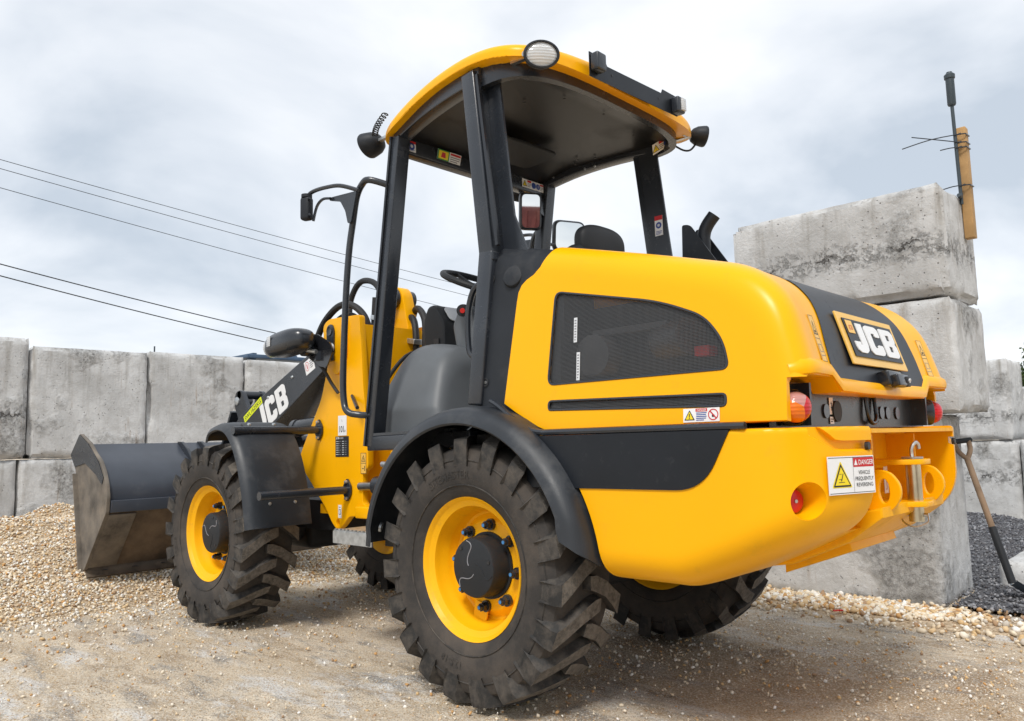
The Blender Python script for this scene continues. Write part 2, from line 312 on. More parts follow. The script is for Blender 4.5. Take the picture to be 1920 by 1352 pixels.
# ------------------------------------------------------------------ builders
def tag(o, label=None, cat=None, group=None, kind=None):
    for k, v in (('label', label), ('category', cat), ('group', group), ('kind', kind)):
        if v: o[k] = v
    return o
def empty(name, loc=(0, 0, 0), parent=None):
    o = D.objects.new(name, None); COL.objects.link(o); o.location = loc; o.empty_display_size = .1
    if parent: o.parent = parent
    return o
class G:
    """collects geometry (with a material per face) and links it as ONE mesh object"""
    def __init__(s): s.v = []; s.f = []; s.m = []; s.sm = []; s.mats = []
    def mi(s, mname):
        if mname not in s.mats: s.mats.append(mname)
        return s.mats.index(mname)
    def add(s, verts, faces, mname, smooth=False, M=None):
        o = len(s.v); k = s.mi(mname)
        if M is not None: verts = [M @ Vector(p) for p in verts]
        s.v += [tuple(p) for p in verts]
        for f in faces: s.f.append([o+i for i in f]); s.m.append(k); s.sm.append(smooth)
        return s
    def box(s, c, size, mname, rot=None, bev=0):
        bm = bmesh.new(); bmesh.ops.create_cube(bm, size=1)
        bmesh.ops.scale(bm, vec=size, verts=bm.verts)
        if bev: bmesh.ops.bevel(bm, geom=bm.edges[:], offset=bev, segments=3, profile=.5, affect='EDGES')
        Mx = Matrix.Translation(c) @ (rot.to_4x4() if rot is not None else Matrix())
        bm.verts.index_update()
        s.add([v.co for v in bm.verts], [[v.index for v in f.verts] for f in bm.faces], mname, bool(bev), Mx); bm.free(); return s
    def bar(s, a, b, w, h, mname, up=(0, 0, 1), bev=0):
        a = Vector(a); b = Vector(b); d = (b-a); L = d.length; x = d/L
        y = Vector(up).cross(x)
        if y.length < 1e-5: y = Vector((0, 1, 0))
        y.normalize(); z = x.cross(y)
        return s.box((a+b)/2, (L, w, h), mname, Matrix((x, y, z)).transposed(), bev)
    def cyl(s, a, b, r0, mname, r1=None, seg=24, cap=True, smooth=True):
        a = Vector(a); b = Vector(b); r1 = r0 if r1 is None else r1
        z = (b-a).normalized(); x = z.orthogonal().normalized(); y = z.cross(x); vs = []; fs = []
        for k, (c, r) in enumerate(((a, r0), (b, r1))):
            for i in range(seg):
                t = 2*math.pi*i/seg; vs.append(c+r*(math.cos(t)*x+math.sin(t)*y))
        for i in range(seg): j = (i+1) % seg; fs.append([i, j, seg+j, seg+i])
        s.add(vs, fs, mname, smooth)
        if cap:
            s.add(vs[:seg], [list(range(seg))[::-1]], mname); s.add(vs[seg:], [list(range(seg))], mname)
        return s
    def tube(s, pts, r, mname, seg=10, sub=4, cap=True, closed=False):
        pts = [Vector(p) for p in pts]
        if sub > 1: pts = spline(pts, sub, closed)
        n = len(pts); vs = []; fs = []; prev = None
        for i, p in enumerate(pts):
            if closed: d = pts[(i+1) % n]-pts[i-1]
            else: d = pts[min(i+1, n-1)]-pts[max(i-1, 0)]
            d.normalize()
            x = d.orthogonal().normalized() if prev is None else (prev-d*prev.dot(d)).normalized()
            prev = x; y = d.cross(x)
            for k in range(seg): t = 2*math.pi*k/seg; vs.append(p+r*(math.cos(t)*x+math.sin(t)*y))
        for i in range(n if closed else n-1):
            for k in range(seg):
                a = i*seg+k; b = i*seg+(k+1) % seg; i2 = (i+1) % n
                fs.append([a, b, i2*seg+(k+1) % seg, i2*seg+k])
        if cap and not closed: fs.append(list(range(seg))[::-1]); fs.append([(n-1)*seg+k for k in range(seg)])
        return s.add(vs, fs, mname, True)
    def lathe(s, prof, c, axis, mname, seg=48, smooth=True, closed=False):
        z = Vector(axis).normalized(); x = z.orthogonal().normalized(); y = z.cross(x); c = Vector(c); vs = []; fs = []; n = len(prof)
        for i in range(seg):
            t = 2*math.pi*i/seg
            for (r, h) in prof: vs.append(c+z*h+r*(math.cos(t)*x+math.sin(t)*y))
        for i in range(seg):
            j = (i+1) % seg
            for k in range(n if closed else n-1): fs.append([i*n+k, j*n+k, j*n+(k+1) % n, i*n+(k+1) % n])
        return s.add(vs, fs, mname, smooth)
    def prism(s, polys, t, mname, frame, bev=0):
        """flat plate cut from outline(s) (inner outlines are holes), thickness t, laid in frame (origin, u, v)"""
        v, f = plate(polys, t, bev); o, u, w = [Vector(q) for q in frame]; u.normalize(); w.normalize(); nrm = u.cross(w)
        Mx = Matrix((u, w, nrm)).transposed().to_4x4(); Mx.translation = o
        return s.add(v, f, mname, False, Mx)
    def build(s, name, parent=None, angle=35, origin=None):
        me = D.meshes.new(name); vs = s.v
        if origin is not None: vs = [(p[0]-origin[0], p[1]-origin[1], p[2]-origin[2]) for p in vs]
        me.from_pydata(vs, [], s.f)
        for mn in s.mats: me.materials.append(MATS[mn])
        me.polygons.foreach_set('material_index', s.m)
        me.polygons.foreach_set('use_smooth', [True]*len(s.f)); me.validate(); me.set_sharp_from_angle(angle=R(angle)); me.update()
        o = D.objects.new(name, me); COL.objects.link(o)
        if parent: o.parent = parent
        if origin is not None: o.location = origin
        return o
def spline(pts, sub, closed=False):
    out = []; n = len(pts)
    for i in range(n if closed else n-1):
        if closed: p0, p1, p2, p3 = pts[i-1], pts[i], pts[(i+1) % n], pts[(i+2) % n]
        else: p0, p1, p2, p3 = pts[max(i-1, 0)], pts[i], pts[i+1], pts[min(i+2, n-1)]
        for k in range(sub):
            t = k/sub
            out.append(.5*((2*p1)+(p2-p0)*t+(2*p0-5*p1+4*p2-p3)*t*t+(3*p1-p0-3*p2+p3)*t**3))
    if not closed: out.append(pts[-1])
    return out
def rnd(poly, r, n=5):
    """round the corners of a 2D outline; r is one radius or one per corner"""
    out = []; N_ = len(poly)
    for i in range(N_):
        p = Vector(poly[i]); a = Vector(poly[i-1])-p; b = Vector(poly[(i+1) % N_])-p
        rr = r[i] if isinstance(r, (list, tuple)) else r
        rr = min(rr, a.length*.48, b.length*.48)
        if rr < 1e-5: out.append(tuple(p)); continue
        p0 = p+a.normalized()*rr; p1 = p+b.normalized()*rr
        for k in range(n+1):
            t = k/n; q = (1-t)**2*p0+2*t*(1-t)*p+t*t*p1; out.append((q.x, q.y))
    return out
def circ(cx, cy, r, n=24, ry=None): return [(cx+r*math.cos(2*math.pi*i/n), cy+(ry or r)*math.sin(2*math.pi*i/n)) for i in range(n)]
def plate(polys, t, bev=0):
    cu = D.curves.new('tmp', 'CURVE'); cu.dimensions = '2D'; cu.fill_mode = 'BOTH'; cu.extrude = max(t/2-bev, 1e-5); cu.bevel_depth = bev; cu.bevel_resolution = 1; cu.offset = -bev
    for poly in polys:
        sp = cu.splines.new('POLY'); sp.points.add(len(poly)-1); sp.use_cyclic_u = True
        for p, q in zip(sp.points, poly): p.co = (q[0], q[1], 0, 1)
    ob = D.objects.new('tmp', cu); COL.objects.link(ob)
    me = D.meshes.new_from_object(ob.evaluated_get(bpy.context.evaluated_depsgraph_get()))
    v = [tuple(x.co) for x in me.vertices]; f = [list(p.vertices) for p in me.polygons]
    D.objects.remove(ob); D.curves.remove(cu); D.meshes.remove(me)
    return v, f
_tc = {}
def text(sx_, bold=.0):
    """flat letter shapes, height about 1, with their width"""
    if (sx_, bold) in _tc: return _tc[(sx_, bold)]
    cu = D.curves.new('tmp', 'FONT'); cu.body = sx_; cu.size = 1.39; cu.offset = bold; cu.resolution_u = 3; cu.space_line = .95
    ob = D.objects.new('tmp', cu); COL.objects.link(ob)
    me = D.meshes.new_from_object(ob.evaluated_get(bpy.context.evaluated_depsgraph_get()))
    v = [tuple(x.co) for x in me.vertices]; f = [list(p.vertices) for p in me.polygons]
    D.objects.remove(ob); D.curves.remove(cu); D.meshes.remove(me)
    x0 = min(p[0] for p in v); x1 = max(p[0] for p in v); v = [(p[0]-x0, p[1], 0) for p in v]
    _tc[(sx_, bold)] = (v, f, x1-x0); return _tc[(sx_, bold)]
class Decal:
    """a thin printed label: layers of flat print on a plate. frame = lower-left corner, u (right), v (up)"""
    def __init__(s, o, u, v, w, h, base='white', r=0, t=.0012):
        s.o = Vector(o); s.u = Vector(u).normalized(); s.v = Vector(v).normalized(); s.n = s.u.cross(s.v); s.g = G(); s.k = 0; s.t = t; s.w = w; s.h = h
        if base:
            s.g.prism([rnd([(0, 0), (w, 0), (w, h), (0, h)], r) if r else [(0, 0), (w, 0), (w, h), (0, h)]], t, base, (s.o, s.u, s.v))
    def M(s, lay):
        Mx = Matrix((s.u, s.v, s.n)).transposed().to_4x4(); Mx.translation = s.o+s.n*(s.t/2+.0005*lay); return Mx
    def poly(s, pts, c, lay=1): s.g.add([(p[0], p[1], 0) for p in pts], [list(range(len(pts)))], c, False, s.M(lay)); return s
    def rect(s, x0, y0, x1, y1, c, lay=1): return s.poly([(x0, y0), (x1, y0), (x1, y1), (x0, y1)], c, lay)
    def ring(s, polys, c, lay=1):
        v, f = plate(polys, .0002); s.g.add(v, f, c, False, s.M(lay)); return s
    def text(s, x, y, h, txt, c, lay=1, bold=.0, fit=None, mid=False):
        v, f, w = text(txt, bold); k = h; kx = h if fit is None else fit/w
        if mid: x -= w*kx/2
        s.g.add([(x+p[0]*kx, y+p[1]*k, 0) for p in v], f, c, False, s.M(lay)); return s
    def lines(s, x0, x1, y, dy, n, c, lay=1, hh=None):
        for i in range(n):
            hh_ = hh or dy*.45; e = x1-(x1-x0)*(.05 if i % 2 else .0)-(x1-x0)*.25*(i == n-1)
            s.rect(x0, y-i*dy, e, y-i*dy+hh_, c, lay)
        return s
    def warn(s, cx, cy, sz, lay=1, mark='ink'):
        a = [(cx-sz*.55, cy-sz*.45), (cx+sz*.55, cy-sz*.45), (cx, cy+sz*.5)]
        s.poly(rnd(a, sz*.08, 3), 'ink', lay); b_ = [(cx-sz*.40, cy-sz*.365), (cx+sz*.40, cy-sz*.365), (cx, cy+sz*.34)]
        s.poly(b_, 'sign_yellow', lay+1)
        s.rect(cx-sz*.05, cy-sz*.16, cx+sz*.05, cy+sz*.14, mark, lay+2); s.rect(cx-sz*.05, cy-sz*.30, cx+sz*.05, cy-sz*.21, mark, lay+2); return s
    def build(s, name, parent): return s.g.build(name, parent)

def smax(a, b, k):
    h = np.clip(.5+.5*(a-b)/k, 0, 1); return b*(1-h)+a*h+k*h*(1-h)
def shell(F, c, ext, n, tmax=3.0):
    """closed skin of the solid F<0 seen from an inside point, on an even box-like grid"""
    c = np.array(c, float); ext = np.array(ext, float); verts = {}; P = []; faces = []
    def vid(i, j, k):
        key = (i, j, k)
        if key not in verts: verts[key] = len(P); P.append((i, j, k))
        return verts[key]
    for ax in range(3):
        a1, a2 = [(1, 2), (2, 0), (0, 1)][ax]
        for sgn in (0, n):
            for i in range(n):
                for j in range(n):
                    q = []
                    for di, dj in ((0, 0), (1, 0), (1, 1), (0, 1)):
                        key = [0, 0, 0]; key[ax] = sgn; key[a1] = i+di; key[a2] = j+dj; q.append(vid(*key))
                    faces.append(q if sgn else q[::-1])
    d = (np.array(P, float)/n*2-1)*ext
    d /= np.linalg.norm(d, axis=1)[:, None]
    lo = np.zeros(len(d)); hi = np.full(len(d), tmax)
    # first crossing
    ts = np.linspace(0, tmax, 150); first = np.full(len(d), tmax); done = np.zeros(len(d), bool)
    for k in range(1, len(ts)):
        val = F(c+d*ts[k]) > 0; new = val & ~done; lo[new] = ts[k-1]; hi[new] = ts[k]; done |= val
    for _ in range(22):
        mid = (lo+hi)/2; val = F(c+d*mid[:, None]) > 0; hi = np.where(val, mid, hi); lo = np.where(val, lo, mid)
    return (c+d*((lo+hi)/2)[:, None]).tolist(), faces
def cut(o, cutters):
    for g in cutters:
        c = g.build('cutter'); bm = bmesh.new(); bm.from_mesh(c.data); bmesh.ops.remove_doubles(bm, verts=bm.verts, dist=1e-6); bmesh.ops.recalc_face_normals(bm, faces=bm.faces); bm.to_mesh(c.data); bm.free()
        md = o.modifiers.new('b', 'BOOLEAN'); md.object = c; md.operation = 'DIFFERENCE'; md.solver = 'EXACT'
        me = D.meshes.new_from_object(o.evaluated_get(bpy.context.evaluated_depsgraph_get()))
        o.modifiers.clear(); old = o.data
        if len(me.polygons) < .6*len(old.polygons): print('CUT FAILED', o.name, len(me.polygons), len(old.polygons)); D.meshes.remove(me); D.objects.remove(c); continue
        o.data = me; me.name = o.name; D.meshes.remove(old); D.objects.remove(c)
    o.data.set_sharp_from_angle(angle=R(32)); return o
def copy_tree(o, parent=None):
    c = o.copy(); COL.objects.link(c); c.parent = parent
    for ch in list(o.children): copy_tree(ch, c)
    return c
def mir(poly): return [(-p[0], p[1]) for p in poly][::-1]

# ================================================================== GROUND
def fbm(x, y, s, seed=0): return noise.fractal(Vector((x*s+seed, y*s-seed, seed*.37)), .9, 2.1, 4)
def heap(x, y):
    """pale gravel heap against the block wall, height above ground"""
    a = 1/(1+math.exp(-(x-4.05)/.28)); b = .33*math.exp(-((y-.55)/1.15)**2)+.13
    h = a*b+.045*math.exp(-((x-3.5)/.5)**2-((y-.2)/1.5)**2)
    e = 1/(1+math.exp(-(x-2.85-.35*fbm(x, y, .9, 4))/.14))
    h = h*e+.018*e
    return h*(1+.25*fbm(x, y, 1.7, 2))-.03*(1-e)
xs = np.unique(np.round(np.concatenate([np.linspace(-2.4, 3.0, 226), np.linspace(3.0, 6.5, 71), np.linspace(-14, -2.4, 40), np.linspace(6.5, 30, 30), np.geomspace(30, 900, 12), -np.geomspace(14, 900, 12)]), 4))
ys = np.unique(np.round(np.concatenate([np.linspace(-2.2, 2.6, 201), np.linspace(-7.5, -2.2, 100), np.linspace(2.6, 3.4, 12), np.linspace(-20, -7.5, 26), np.linspace(3.4, 20, 26), np.geomspace(20, 900, 12), -np.geomspace(20, 900, 12)]), 4))
def clod(x, y):
    """kicked-up soil and tread marks beside the wheel tracks"""
    t = max(math.exp(-((y-.55)/.38)**2), math.exp(-((y+.60)/.38)**2), .55*math.exp(-((y-1.35)/.45)**2))
    w = max(0, fbm(x, y, 6.5, 12))**1.2*.026+max(0, fbm(x, y, 17, 15))*.009
    return w*(.30+.9*t)*max(0, min(1, .5+1.6*fbm(x, y, .8, 21)))
g = G(); vs = []
for x in xs:
    for y in ys:
        near = math.exp(-((x/9)**2+(y/9)**2))
        z = (.010*fbm(x, y, 1.3)+.006*fbm(x, y, 5, 3))*near-.004
        if -2.4 <= x <= 3 and -2.2 <= y <= 2.6: z += clod(x, y)
        vs.append((x, y, z))
ny = len(ys); fs = [[i*ny+j, (i+1)*ny+j, (i+1)*ny+j+1, i*ny+j+1] for i in range(len(xs)-1) for j in range(ny-1)]
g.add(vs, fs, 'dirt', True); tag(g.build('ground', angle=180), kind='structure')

def stones(name, bedf, x0, x1, y0, y1, step, dens, size, mname, n, label, cat):
    """one heap: a bed sheet under loose stones, all real geometry"""
    g = G(); nx = int((x1-x0)/step)+1; nyy = int((y1-y0)/step)+1; ok = {}; vs = []; fs = []
    for i in range(nx):
        for j in range(nyy):
            x = x0+i*step; y = y0+j*step; vs.append((x, y, bedf(x, y)))
    for i in range(nx-1):
        for j in range(nyy-1):
            q = [i*nyy+j, (i+1)*nyy+j, (i+1)*nyy+j+1, i*nyy+j+1]
            if max(vs[k][2] for k in q) > -.02: fs.append(q)
    ico = np.array([(0, 0, -1), (.72, -.53, -.45), (-.28, -.85, -.45), (-.89, 0, -.45), (-.28, .85, -.45), (.72, .53, -.45), (.28, -.85, .45), (-.72, -.53, .45), (-.72, .53, .45), (.28, .85, .45), (.89, 0, .45), (0, 0, 1)])
    tri = np.array([(0, 1, 2), (1, 0, 5), (0, 2, 3), (0, 3, 4), (0, 4, 5), (1, 5, 10), (2, 1, 6), (3, 2, 7), (4, 3, 8), (5, 4, 9), (1, 10, 6), (2, 6, 7), (3, 7, 8), (4, 8, 9), (5, 9, 10), (6, 10, 11), (7, 6, 11), (8, 7, 11), (9, 8, 11), (10, 9, 11)])
    px, py = [], []
    while len(px) < n:
        x = rng.uniform(x0, x1, 4000); y = rng.uniform(y0, y1, 4000); u = rng.random(4000)
        for a, b_, c in zip(x, y, u):
            if c < dens(a, b_): px.append(a); py.append(b_)
    px = np.array(px[:n]); py = np.array(py[:n]); pz = np.array([max(bedf(a, b_), ((clod(a, b_)-.004) if -2.4 <= a <= 3 and -2.2 <= b_ <= 2.6 else 0)) for a, b_ in zip(px, py)])
    sz = size[0]+(size[1]-size[0])*rng.random(n)**2.2
    sc = sz[:, None]*np.stack([rng.uniform(.8, 1.25, n), rng.uniform(.7, 1.0, n), rng.uniform(.45, .8, n)], 1)*.5
    jit = rng.uniform(.72, 1.2, (n, 12, 1)); V = ico[None]*jit*sc[:, None, :]
    # random rotations
    q = rng.normal(size=(n, 4)); q[:, 1:3] *= .5; q /= np.linalg.norm(q, axis=1)[:, None]; w, a, b_, c = q.T
    Rm = np.stack([1-2*(b_*b_+c*c), 2*(a*b_-c*w), 2*(a*c+b_*w), 2*(a*b_+c*w), 1-2*(a*a+c*c), 2*(b_*c-a*w), 2*(a*c-b_*w), 2*(b_*c+a*w), 1-2*(a*a+b_*b_)], 1).reshape(n, 3, 3)
    V = np.einsum('nij,nkj->nki', Rm, V)+np.stack([px, py, pz+sz*.18+rng.uniform(0, .006, n)], 1)[:, None, :]
    nb = len(vs); allv = np.concatenate([np.array(vs), V.reshape(-1, 3)])
    T = (tri[None]+(np.arange(n)*12)[:, None, None]+nb).reshape(-1, 3)
    me = D.meshes.new(name); me.vertices.add(len(allv)); me.vertices.foreach_set('co', allv.ravel())
    nl = len(fs)*4+len(T)*3; me.loops.add(nl); me.polygons.add(len(fs)+len(T))
    me.loops.foreach_set('vertex_index', np.concatenate([np.array(fs, dtype=np.int64).ravel(), T.ravel()]).astype(np.int32))
    st = np.concatenate([np.arange(len(fs))*4, len(fs)*4+np.arange(len(T))*3]); me.polygons.foreach_set('loop_start', st)
    me.polygons.foreach_set('material_index', np.concatenate([np.zeros(len(fs), int), np.ones(len(T), int)]))
    me.materials.append(MATS[mname+'_bed']); me.materials.append(MATS[mname])
    me.update(calc_edges=True); me.validate()
    at = me.attributes.new('tone', 'FLOAT', 'POINT'); at.data.foreach_set('value', np.concatenate([np.zeros(nb), np.repeat(rng.random(n), 12)]))
    o = D.objects.new(name, me); COL.objects.link(o); tag(o, label, cat, kind='stuff'); return o
def dens_pale(x, y):
    e = 1/(1+math.exp(-(x-2.85-.35*fbm(x, y, .9, 4))/.14))
    edge = .10*math.exp(-max(0, 2.8-x)/.45)*(x > .8)
    under = .16*math.exp(-((y+.9)/.75)**2)*(x > -.9)
    d = max(e*(1 if x < 4.9 else .8), edge+under, .012)
    # keep to what the place shows: thinner behind the machine
    return min(1, d)*(1.0 if y > -2.2 else .55)
stones('gravel_heap', heap, 1.9, 5.42, -4.2, 2.6, .06, dens_pale, (.008, .029), 'pebble', 68000, 'pale tan gravel heap lying round the bucket and against the block wall', 'gravel')
def strip(x, y):
    d = math.hypot((x+.45)/.75, (y+1.72)/.25); return .02*max(0, 1-d)-.001 if d < 1.25 else -.05
stones('gravel_strip', strip, -1.35, .75, -2.05, -1.35, .05, lambda x, y: (1 if math.hypot((x+.45)/.62, (y+1.76)/.20) < 1 else .12), (.016, .045), 'pebble', 2600, 'strip of pale cream stones at the foot of the tall block stack', 'gravel')
def dark(x, y):
    h = .02+.11/(1+math.exp(-(x+.38)/.10))*(1/(1+math.exp(-(-y-2.9)/.12)))
    if y > -2.64 and x > -.80: h = -.05
    return h*(1+.15*fbm(x, y, 2.2, 6))
def dark_dens(x, y): return 1 if (y < -2.62 or x < -.80) else 0
stones('dark_chippings', lambda x, y: (-.05 if (x < -.80 and y > -1.95) else dark(x, y)*(1 if x > -1.25 else .3)), -1.5, 1.3, -6.2, -1.95, .06, lambda x, y: dark_dens(x, y)*(1 if x > -1.2 else .4), (.010, .028), 'chip', 16000, 'dark grey stone chippings behind the block stack by the shovel', 'gravel')
def scat(x, y): return -.05
def loose(x, y):
    r_ = max(0, min(1, .35+1.5*fbm(x, y, 1.1, 9)))*.6+.10
    return min(1, r_+.8*math.exp(-((y+.75)/.55)**2)*(x < 2.4))
stones('loose_pebbles', scat, -2.2, 3.0, -1.9, 2.5, .5, loose, (.004, .019), 'pebble', 13000, 'loose small stones scattered over the bare dirt', 'gravel')

# ================================================================== CONCRETE BLOCKS
def block(name, lo, hi, label, cat='concrete block', group=None, chip=.022, seed=0, rot=0, kindname='concrete_block'):
    lo = Vector(lo); hi = Vector(hi); c = (lo+hi)/2; s = hi-lo; n = [max(6, int(q/.035)) for q in s]
    bm = bmesh.new(); idx = {}
    def vid(i, j, k):
        if (i, j, k) not in idx: idx[(i, j, k)] = bm.verts.new((-s.x/2+s.x*i/n[0], -s.y/2+s.y*j/n[1], -s.z/2+s.z*k/n[2]))
        return idx[(i, j, k)]
    for ax in range(3):
        a1, a2 = [(1, 2), (2, 0), (0, 1)][ax]
        for sg in (0, n[ax]):
            for i in range(n[a1]):
                for j in range(n[a2]):
                    q = []
                    for di, dj in ((0, 0), (1, 0), (1, 1), (0, 1)):
                        key = [0, 0, 0]; key[ax] = sg; key[a1] = i+di; key[a2] = j+dj; q.append(vid(*key))
                    bm.faces.new(q if sg else q[::-1])
    for v in bm.verts:
        p = v.co; d = sorted([(s[a]/2-abs(p[a]), a) for a in range(3)])
        nn = noise.fractal(p*3+Vector((seed*3.1, seed, -seed)), 1, 2, 3); n2 = noise.fractal(p*14+Vector((seed, -seed*2, 5)), .8, 2, 3)
        if d[1][0] < .05:                       # near an edge: rounded and chipped
            a, b_ = d[0][1], d[1][1]; w = 1-d[1][0]/.05
            r = (.010+chip*max(0, nn+.25)+.012*max(0, n2))*w*w
            p[a] -= math.copysign(r, p[a]); p[b_] -= math.copysign(r*.8, p[b_])
        off = .004*nn+.003*n2; a = d[0][1]
        if d[0][0] < 1e-6: p[a] += math.copysign(off, p[a])
    me = D.meshes.new(kindname); bm.to_mesh(me); bm.free(); me.materials.append(MATS['concrete'])
    me.polygons.foreach_set('use_smooth', [True]*len(me.polygons)); me.set_sharp_from_angle(angle=R(50))
    o = D.objects.new(kindname, me); COL.objects.link(o); o.location = c; o.rotation_euler.z = rot
    return tag(o, label, cat, group)
WX = 5.42
gw = 'blocks of the long wall behind the bucket'
def wy(px): return px            # joints of the back wall, along Y
top_lab = ['concrete block at the left end of the back wall, top course', 'big square pale block of the top course above the bucket', 'stained grey top course block with a broken dark crust, left of the loader mirror',
           'top course block seen behind the black lift arm', 'top course block directly behind the yellow front tower', 'last top course block, behind the cab console']
edges = [2.10, .742, -.245, -1.22, -2.2, -3.18, -4.16, -5.14]
tops = [1.925, 1.865, 1.885, 1.865, 1.87, 1.86, 1.87]
for i in range(6):
    sh = .012*((i*7) % 3-1)
    block('b', (WX+sh, edges[i+1]+.006, .902), (WX+.62+sh, edges[i]-.006-(.02 if i == 0 else 0), tops[i]), top_lab[i], group=gw, seed=i+1, chip=.03)
low_lab = ['lowest course block at the left edge of the back wall, foot in gravel', 'lowest course block of the back wall behind the bucket side plate', 'lowest course block of the back wall hidden behind the bucket',
           'lowest course block of the back wall behind the front wheel', 'lowest course block of the back wall behind the loader front frame', 'last lowest course block, behind the rear wheel']
edl = [2.35, .80, -.18, -1.16, -2.14, -3.12, -4.1, -5.1]
for i in range(6):
    block('b', (WX+.004, edl[i+1]+.005, -.05), (WX+.625, edl[i]-.005, .892), low_lab[i], group=gw, seed=i+21, chip=.012)
# stack at the right, three blocks high
gs = 'blocks of the tall stack at the right'
block('b', (-.795, -2.62, -.03), (.55, -2.0, 1.035), 'bottom block of the tall stack behind the loader, standing in cream stones', group=gs, seed=41, chip=.02)
block('b', (-.955, -2.66, 1.045), (.42, -2.0, 1.672), 'middle block of the tall stack, overhanging the block below it', group=gs, seed=42, chip=.025)
block('b', (-.945, -2.66, 1.690), (.325, -2.0, 2.318), 'topmost block of the tall stack, carrying the timber post', group=gs, seed=47, chip=.045)
# far wall on the right
gf = 'blocks of the far wall at the right edge'
block('b', (-.32, -7.0, .845), (1.3, -6.35, 1.655), 'upper block of the far wall beyond the tall stack', group=gf, seed=51)
block('b', (-.345, -7.0, -.05), (1.3, -6.36, .835), 'lower block of the far wall behind the shovel handle', group=gf, seed=52)
block('b', (-1.9, -7.0, -.05), (-.360, -6.36, .838), 'lower far wall block right of the joint, at the picture edge', group=gf, seed=53)
block('b', (-2.6, -9.8, -.05), (.4, -9.1, 1.49), 'farthest grey block at the right edge below the tree', group=gf, seed=54)
block('b', (-1.06, -4.4, -.05), (-.90, -2.72, .16), 'low brownish concrete kerb block holding back the dark chippings', 'concrete block', gf, chip=.01, seed=55)

# ================================================================== LOADER
L = empty('wheel_loader')
tag(L, 'yellow and black wheel loader with open canopy, bucket resting in gravel', 'loader')
def P(name, g, parent=None, angle=35): return g.build(name, parent or L, angle)

# ---- wheels
def tyre():
    g = G(); prof = [(.232, .10), (.252, .120), (.262, .128), (.285, .140), (.325, .152), (.365, .156), (.40, .152), (.428, .140), (.441, .115), (.446, .06), (.447, 0)]
    prof = prof+[(r, -a) for r, a in prof[::-1][1:]]
    g.lathe(prof, (0, 0, 0), (0, 1, 0), 'rubber_side', 96)
    for k, (r, a) in enumerate(((.30, .1465), (.392, .1545))):       # raised rings on the sidewall
        for s in (1, -1): g.lathe([(r-.003, s*(a-.001)), (r-.001, s*(a+.0022)), (r+.001, s*(a+.0022)), (r+.003, s*(a-.001))], (0, 0, 0), (0, 1, 0), 'rubber', 96)
    nl = 19
    st = [(.1545, .368, .376, .0, .070, .078), (.164, .37, .444, .004, .075, .090), (.158, .40, .467, .010, .075, .092), (.115, .42, .474, .075, .062, .078), (.055, .43, .481, .165, .057, .073), (.0, .43, .483, .215, .056, .072), (-.030, .43, .482, .228, .046, .06)]
    for sd in (1, -1):
        for i in range(nl):
            a0 = 2*math.pi*(i+(.5 if sd < 0 else 0))/nl; vs = []
            for (a, ri, ro, da, ht, hb) in st:
                for (rr, w) in ((ri, hb), (ro, ht)):
                    for q in (-1, 1):
                        al = a0-da+q*w; vs.append((rr*math.cos(al), sd*a, rr*math.sin(al)))
            fs = [[0, 1, 3, 2], [len(vs)-4, len(vs)-2, len(vs)-1, len(vs)-3]]
            for k in range(len(st)-1):
                b_ = k*4; c = b_+4
                fs += [[b_+2, b_+3, c+3, c+2], [b_, b_+2, c+2, c], [b_+3, b_+1, c+1, c+3]]
            tops = [f for k, f in enumerate(fs) if k > 7 and (k-2) % 3 == 0]; rest = [f for f in fs if f not in tops]
            g.add(vs, rest if sd > 0 else [f[::-1] for f in rest], 'rubber'); g.add(vs, tops if sd > 0 else [f[::-1] for f in tops], 'tread_dust')
    return g
def rim():
    g = G()
    prof = [(.222, .085), (.240, .108), (.250, .121), (.2565, .127), (.2565, .122), (.250, .116), (.232, .104), (.222, .098), (.2185, .085), (.216, .062), (.208, .048), (.2065, .034), (.203, .020), (.196, .006), (.188, .002), (.172, .012), (.165, .020), (.160, .022), (.05, .022)]
    g.lathe(prof, (0, 0, 0), (0, 1, 0), 'yellow_rim', 72)
    g.lathe([(.222, .085), (.20, -.02), (.215, -.09), (.25, -.125), (.24, -.12), (.20, -.08), (.185, 0)], (0, 0, 0), (0, 1, 0), 'yellow_rim', 48)
    g.prism([rnd([(-.034, -.03), (.034, -.03), (.034, .03), (-.034, .03)], .012)], .006, 'yellow_rim', ((.055, .027, -.165), (-1, 0, -.3), (.3, 0, -1)))  # valve guard
    return g
def hub():
    g = G(); g.lathe([(.112, .02), (.109, .070), (.108, .098), (.104, .106), (.098, .1085), (.0, .1085)], (0, 0, 0), (0, 1, 0), 'dark_grey', 48)
    g.lathe([(.122, .020), (.122, .030), (.112, .030)], (0, 0, 0), (0, 1, 0), 'dark_grey', 48)
    for a0 in (20, 140, 260):                      # three scrolled ridges on the cap
        pts = []
        for k in range(9):
            t = k/8; rr = .022+.078*t; al = R(a0+70*math.sin(t*2.2)); pts.append((rr*math.cos(al), .1085, rr*math.sin(al)))
        g.tube(pts, .0022, 'grey_ink' if a0 != 140 else 'dark_grey', 6, 2)
    g.cyl((.055, .1085, .07), (.055, .1115, .07), .007, 'ink', seg=10); g.cyl((-.085, .1085, .02), (-.085, .1115, .02), .007, 'ink', seg=10)
    return g
def bolt():
    g = G(); g.cyl((0, .02, 0), (0, .034, 0), .0215, 'black', seg=18); g.cyl((0, .034, 0), (0, .055, 0), .0165, 'black', seg=6, smooth=False); g.cyl((0, .055, 0), (0, .066, 0), .0115, 'black', .009, seg=14)
    g.cyl((0, .066, 0), (0, .0675, 0), .0065, 'blue_tip', seg=10); return g
W0 = rim().build('wheel', L)
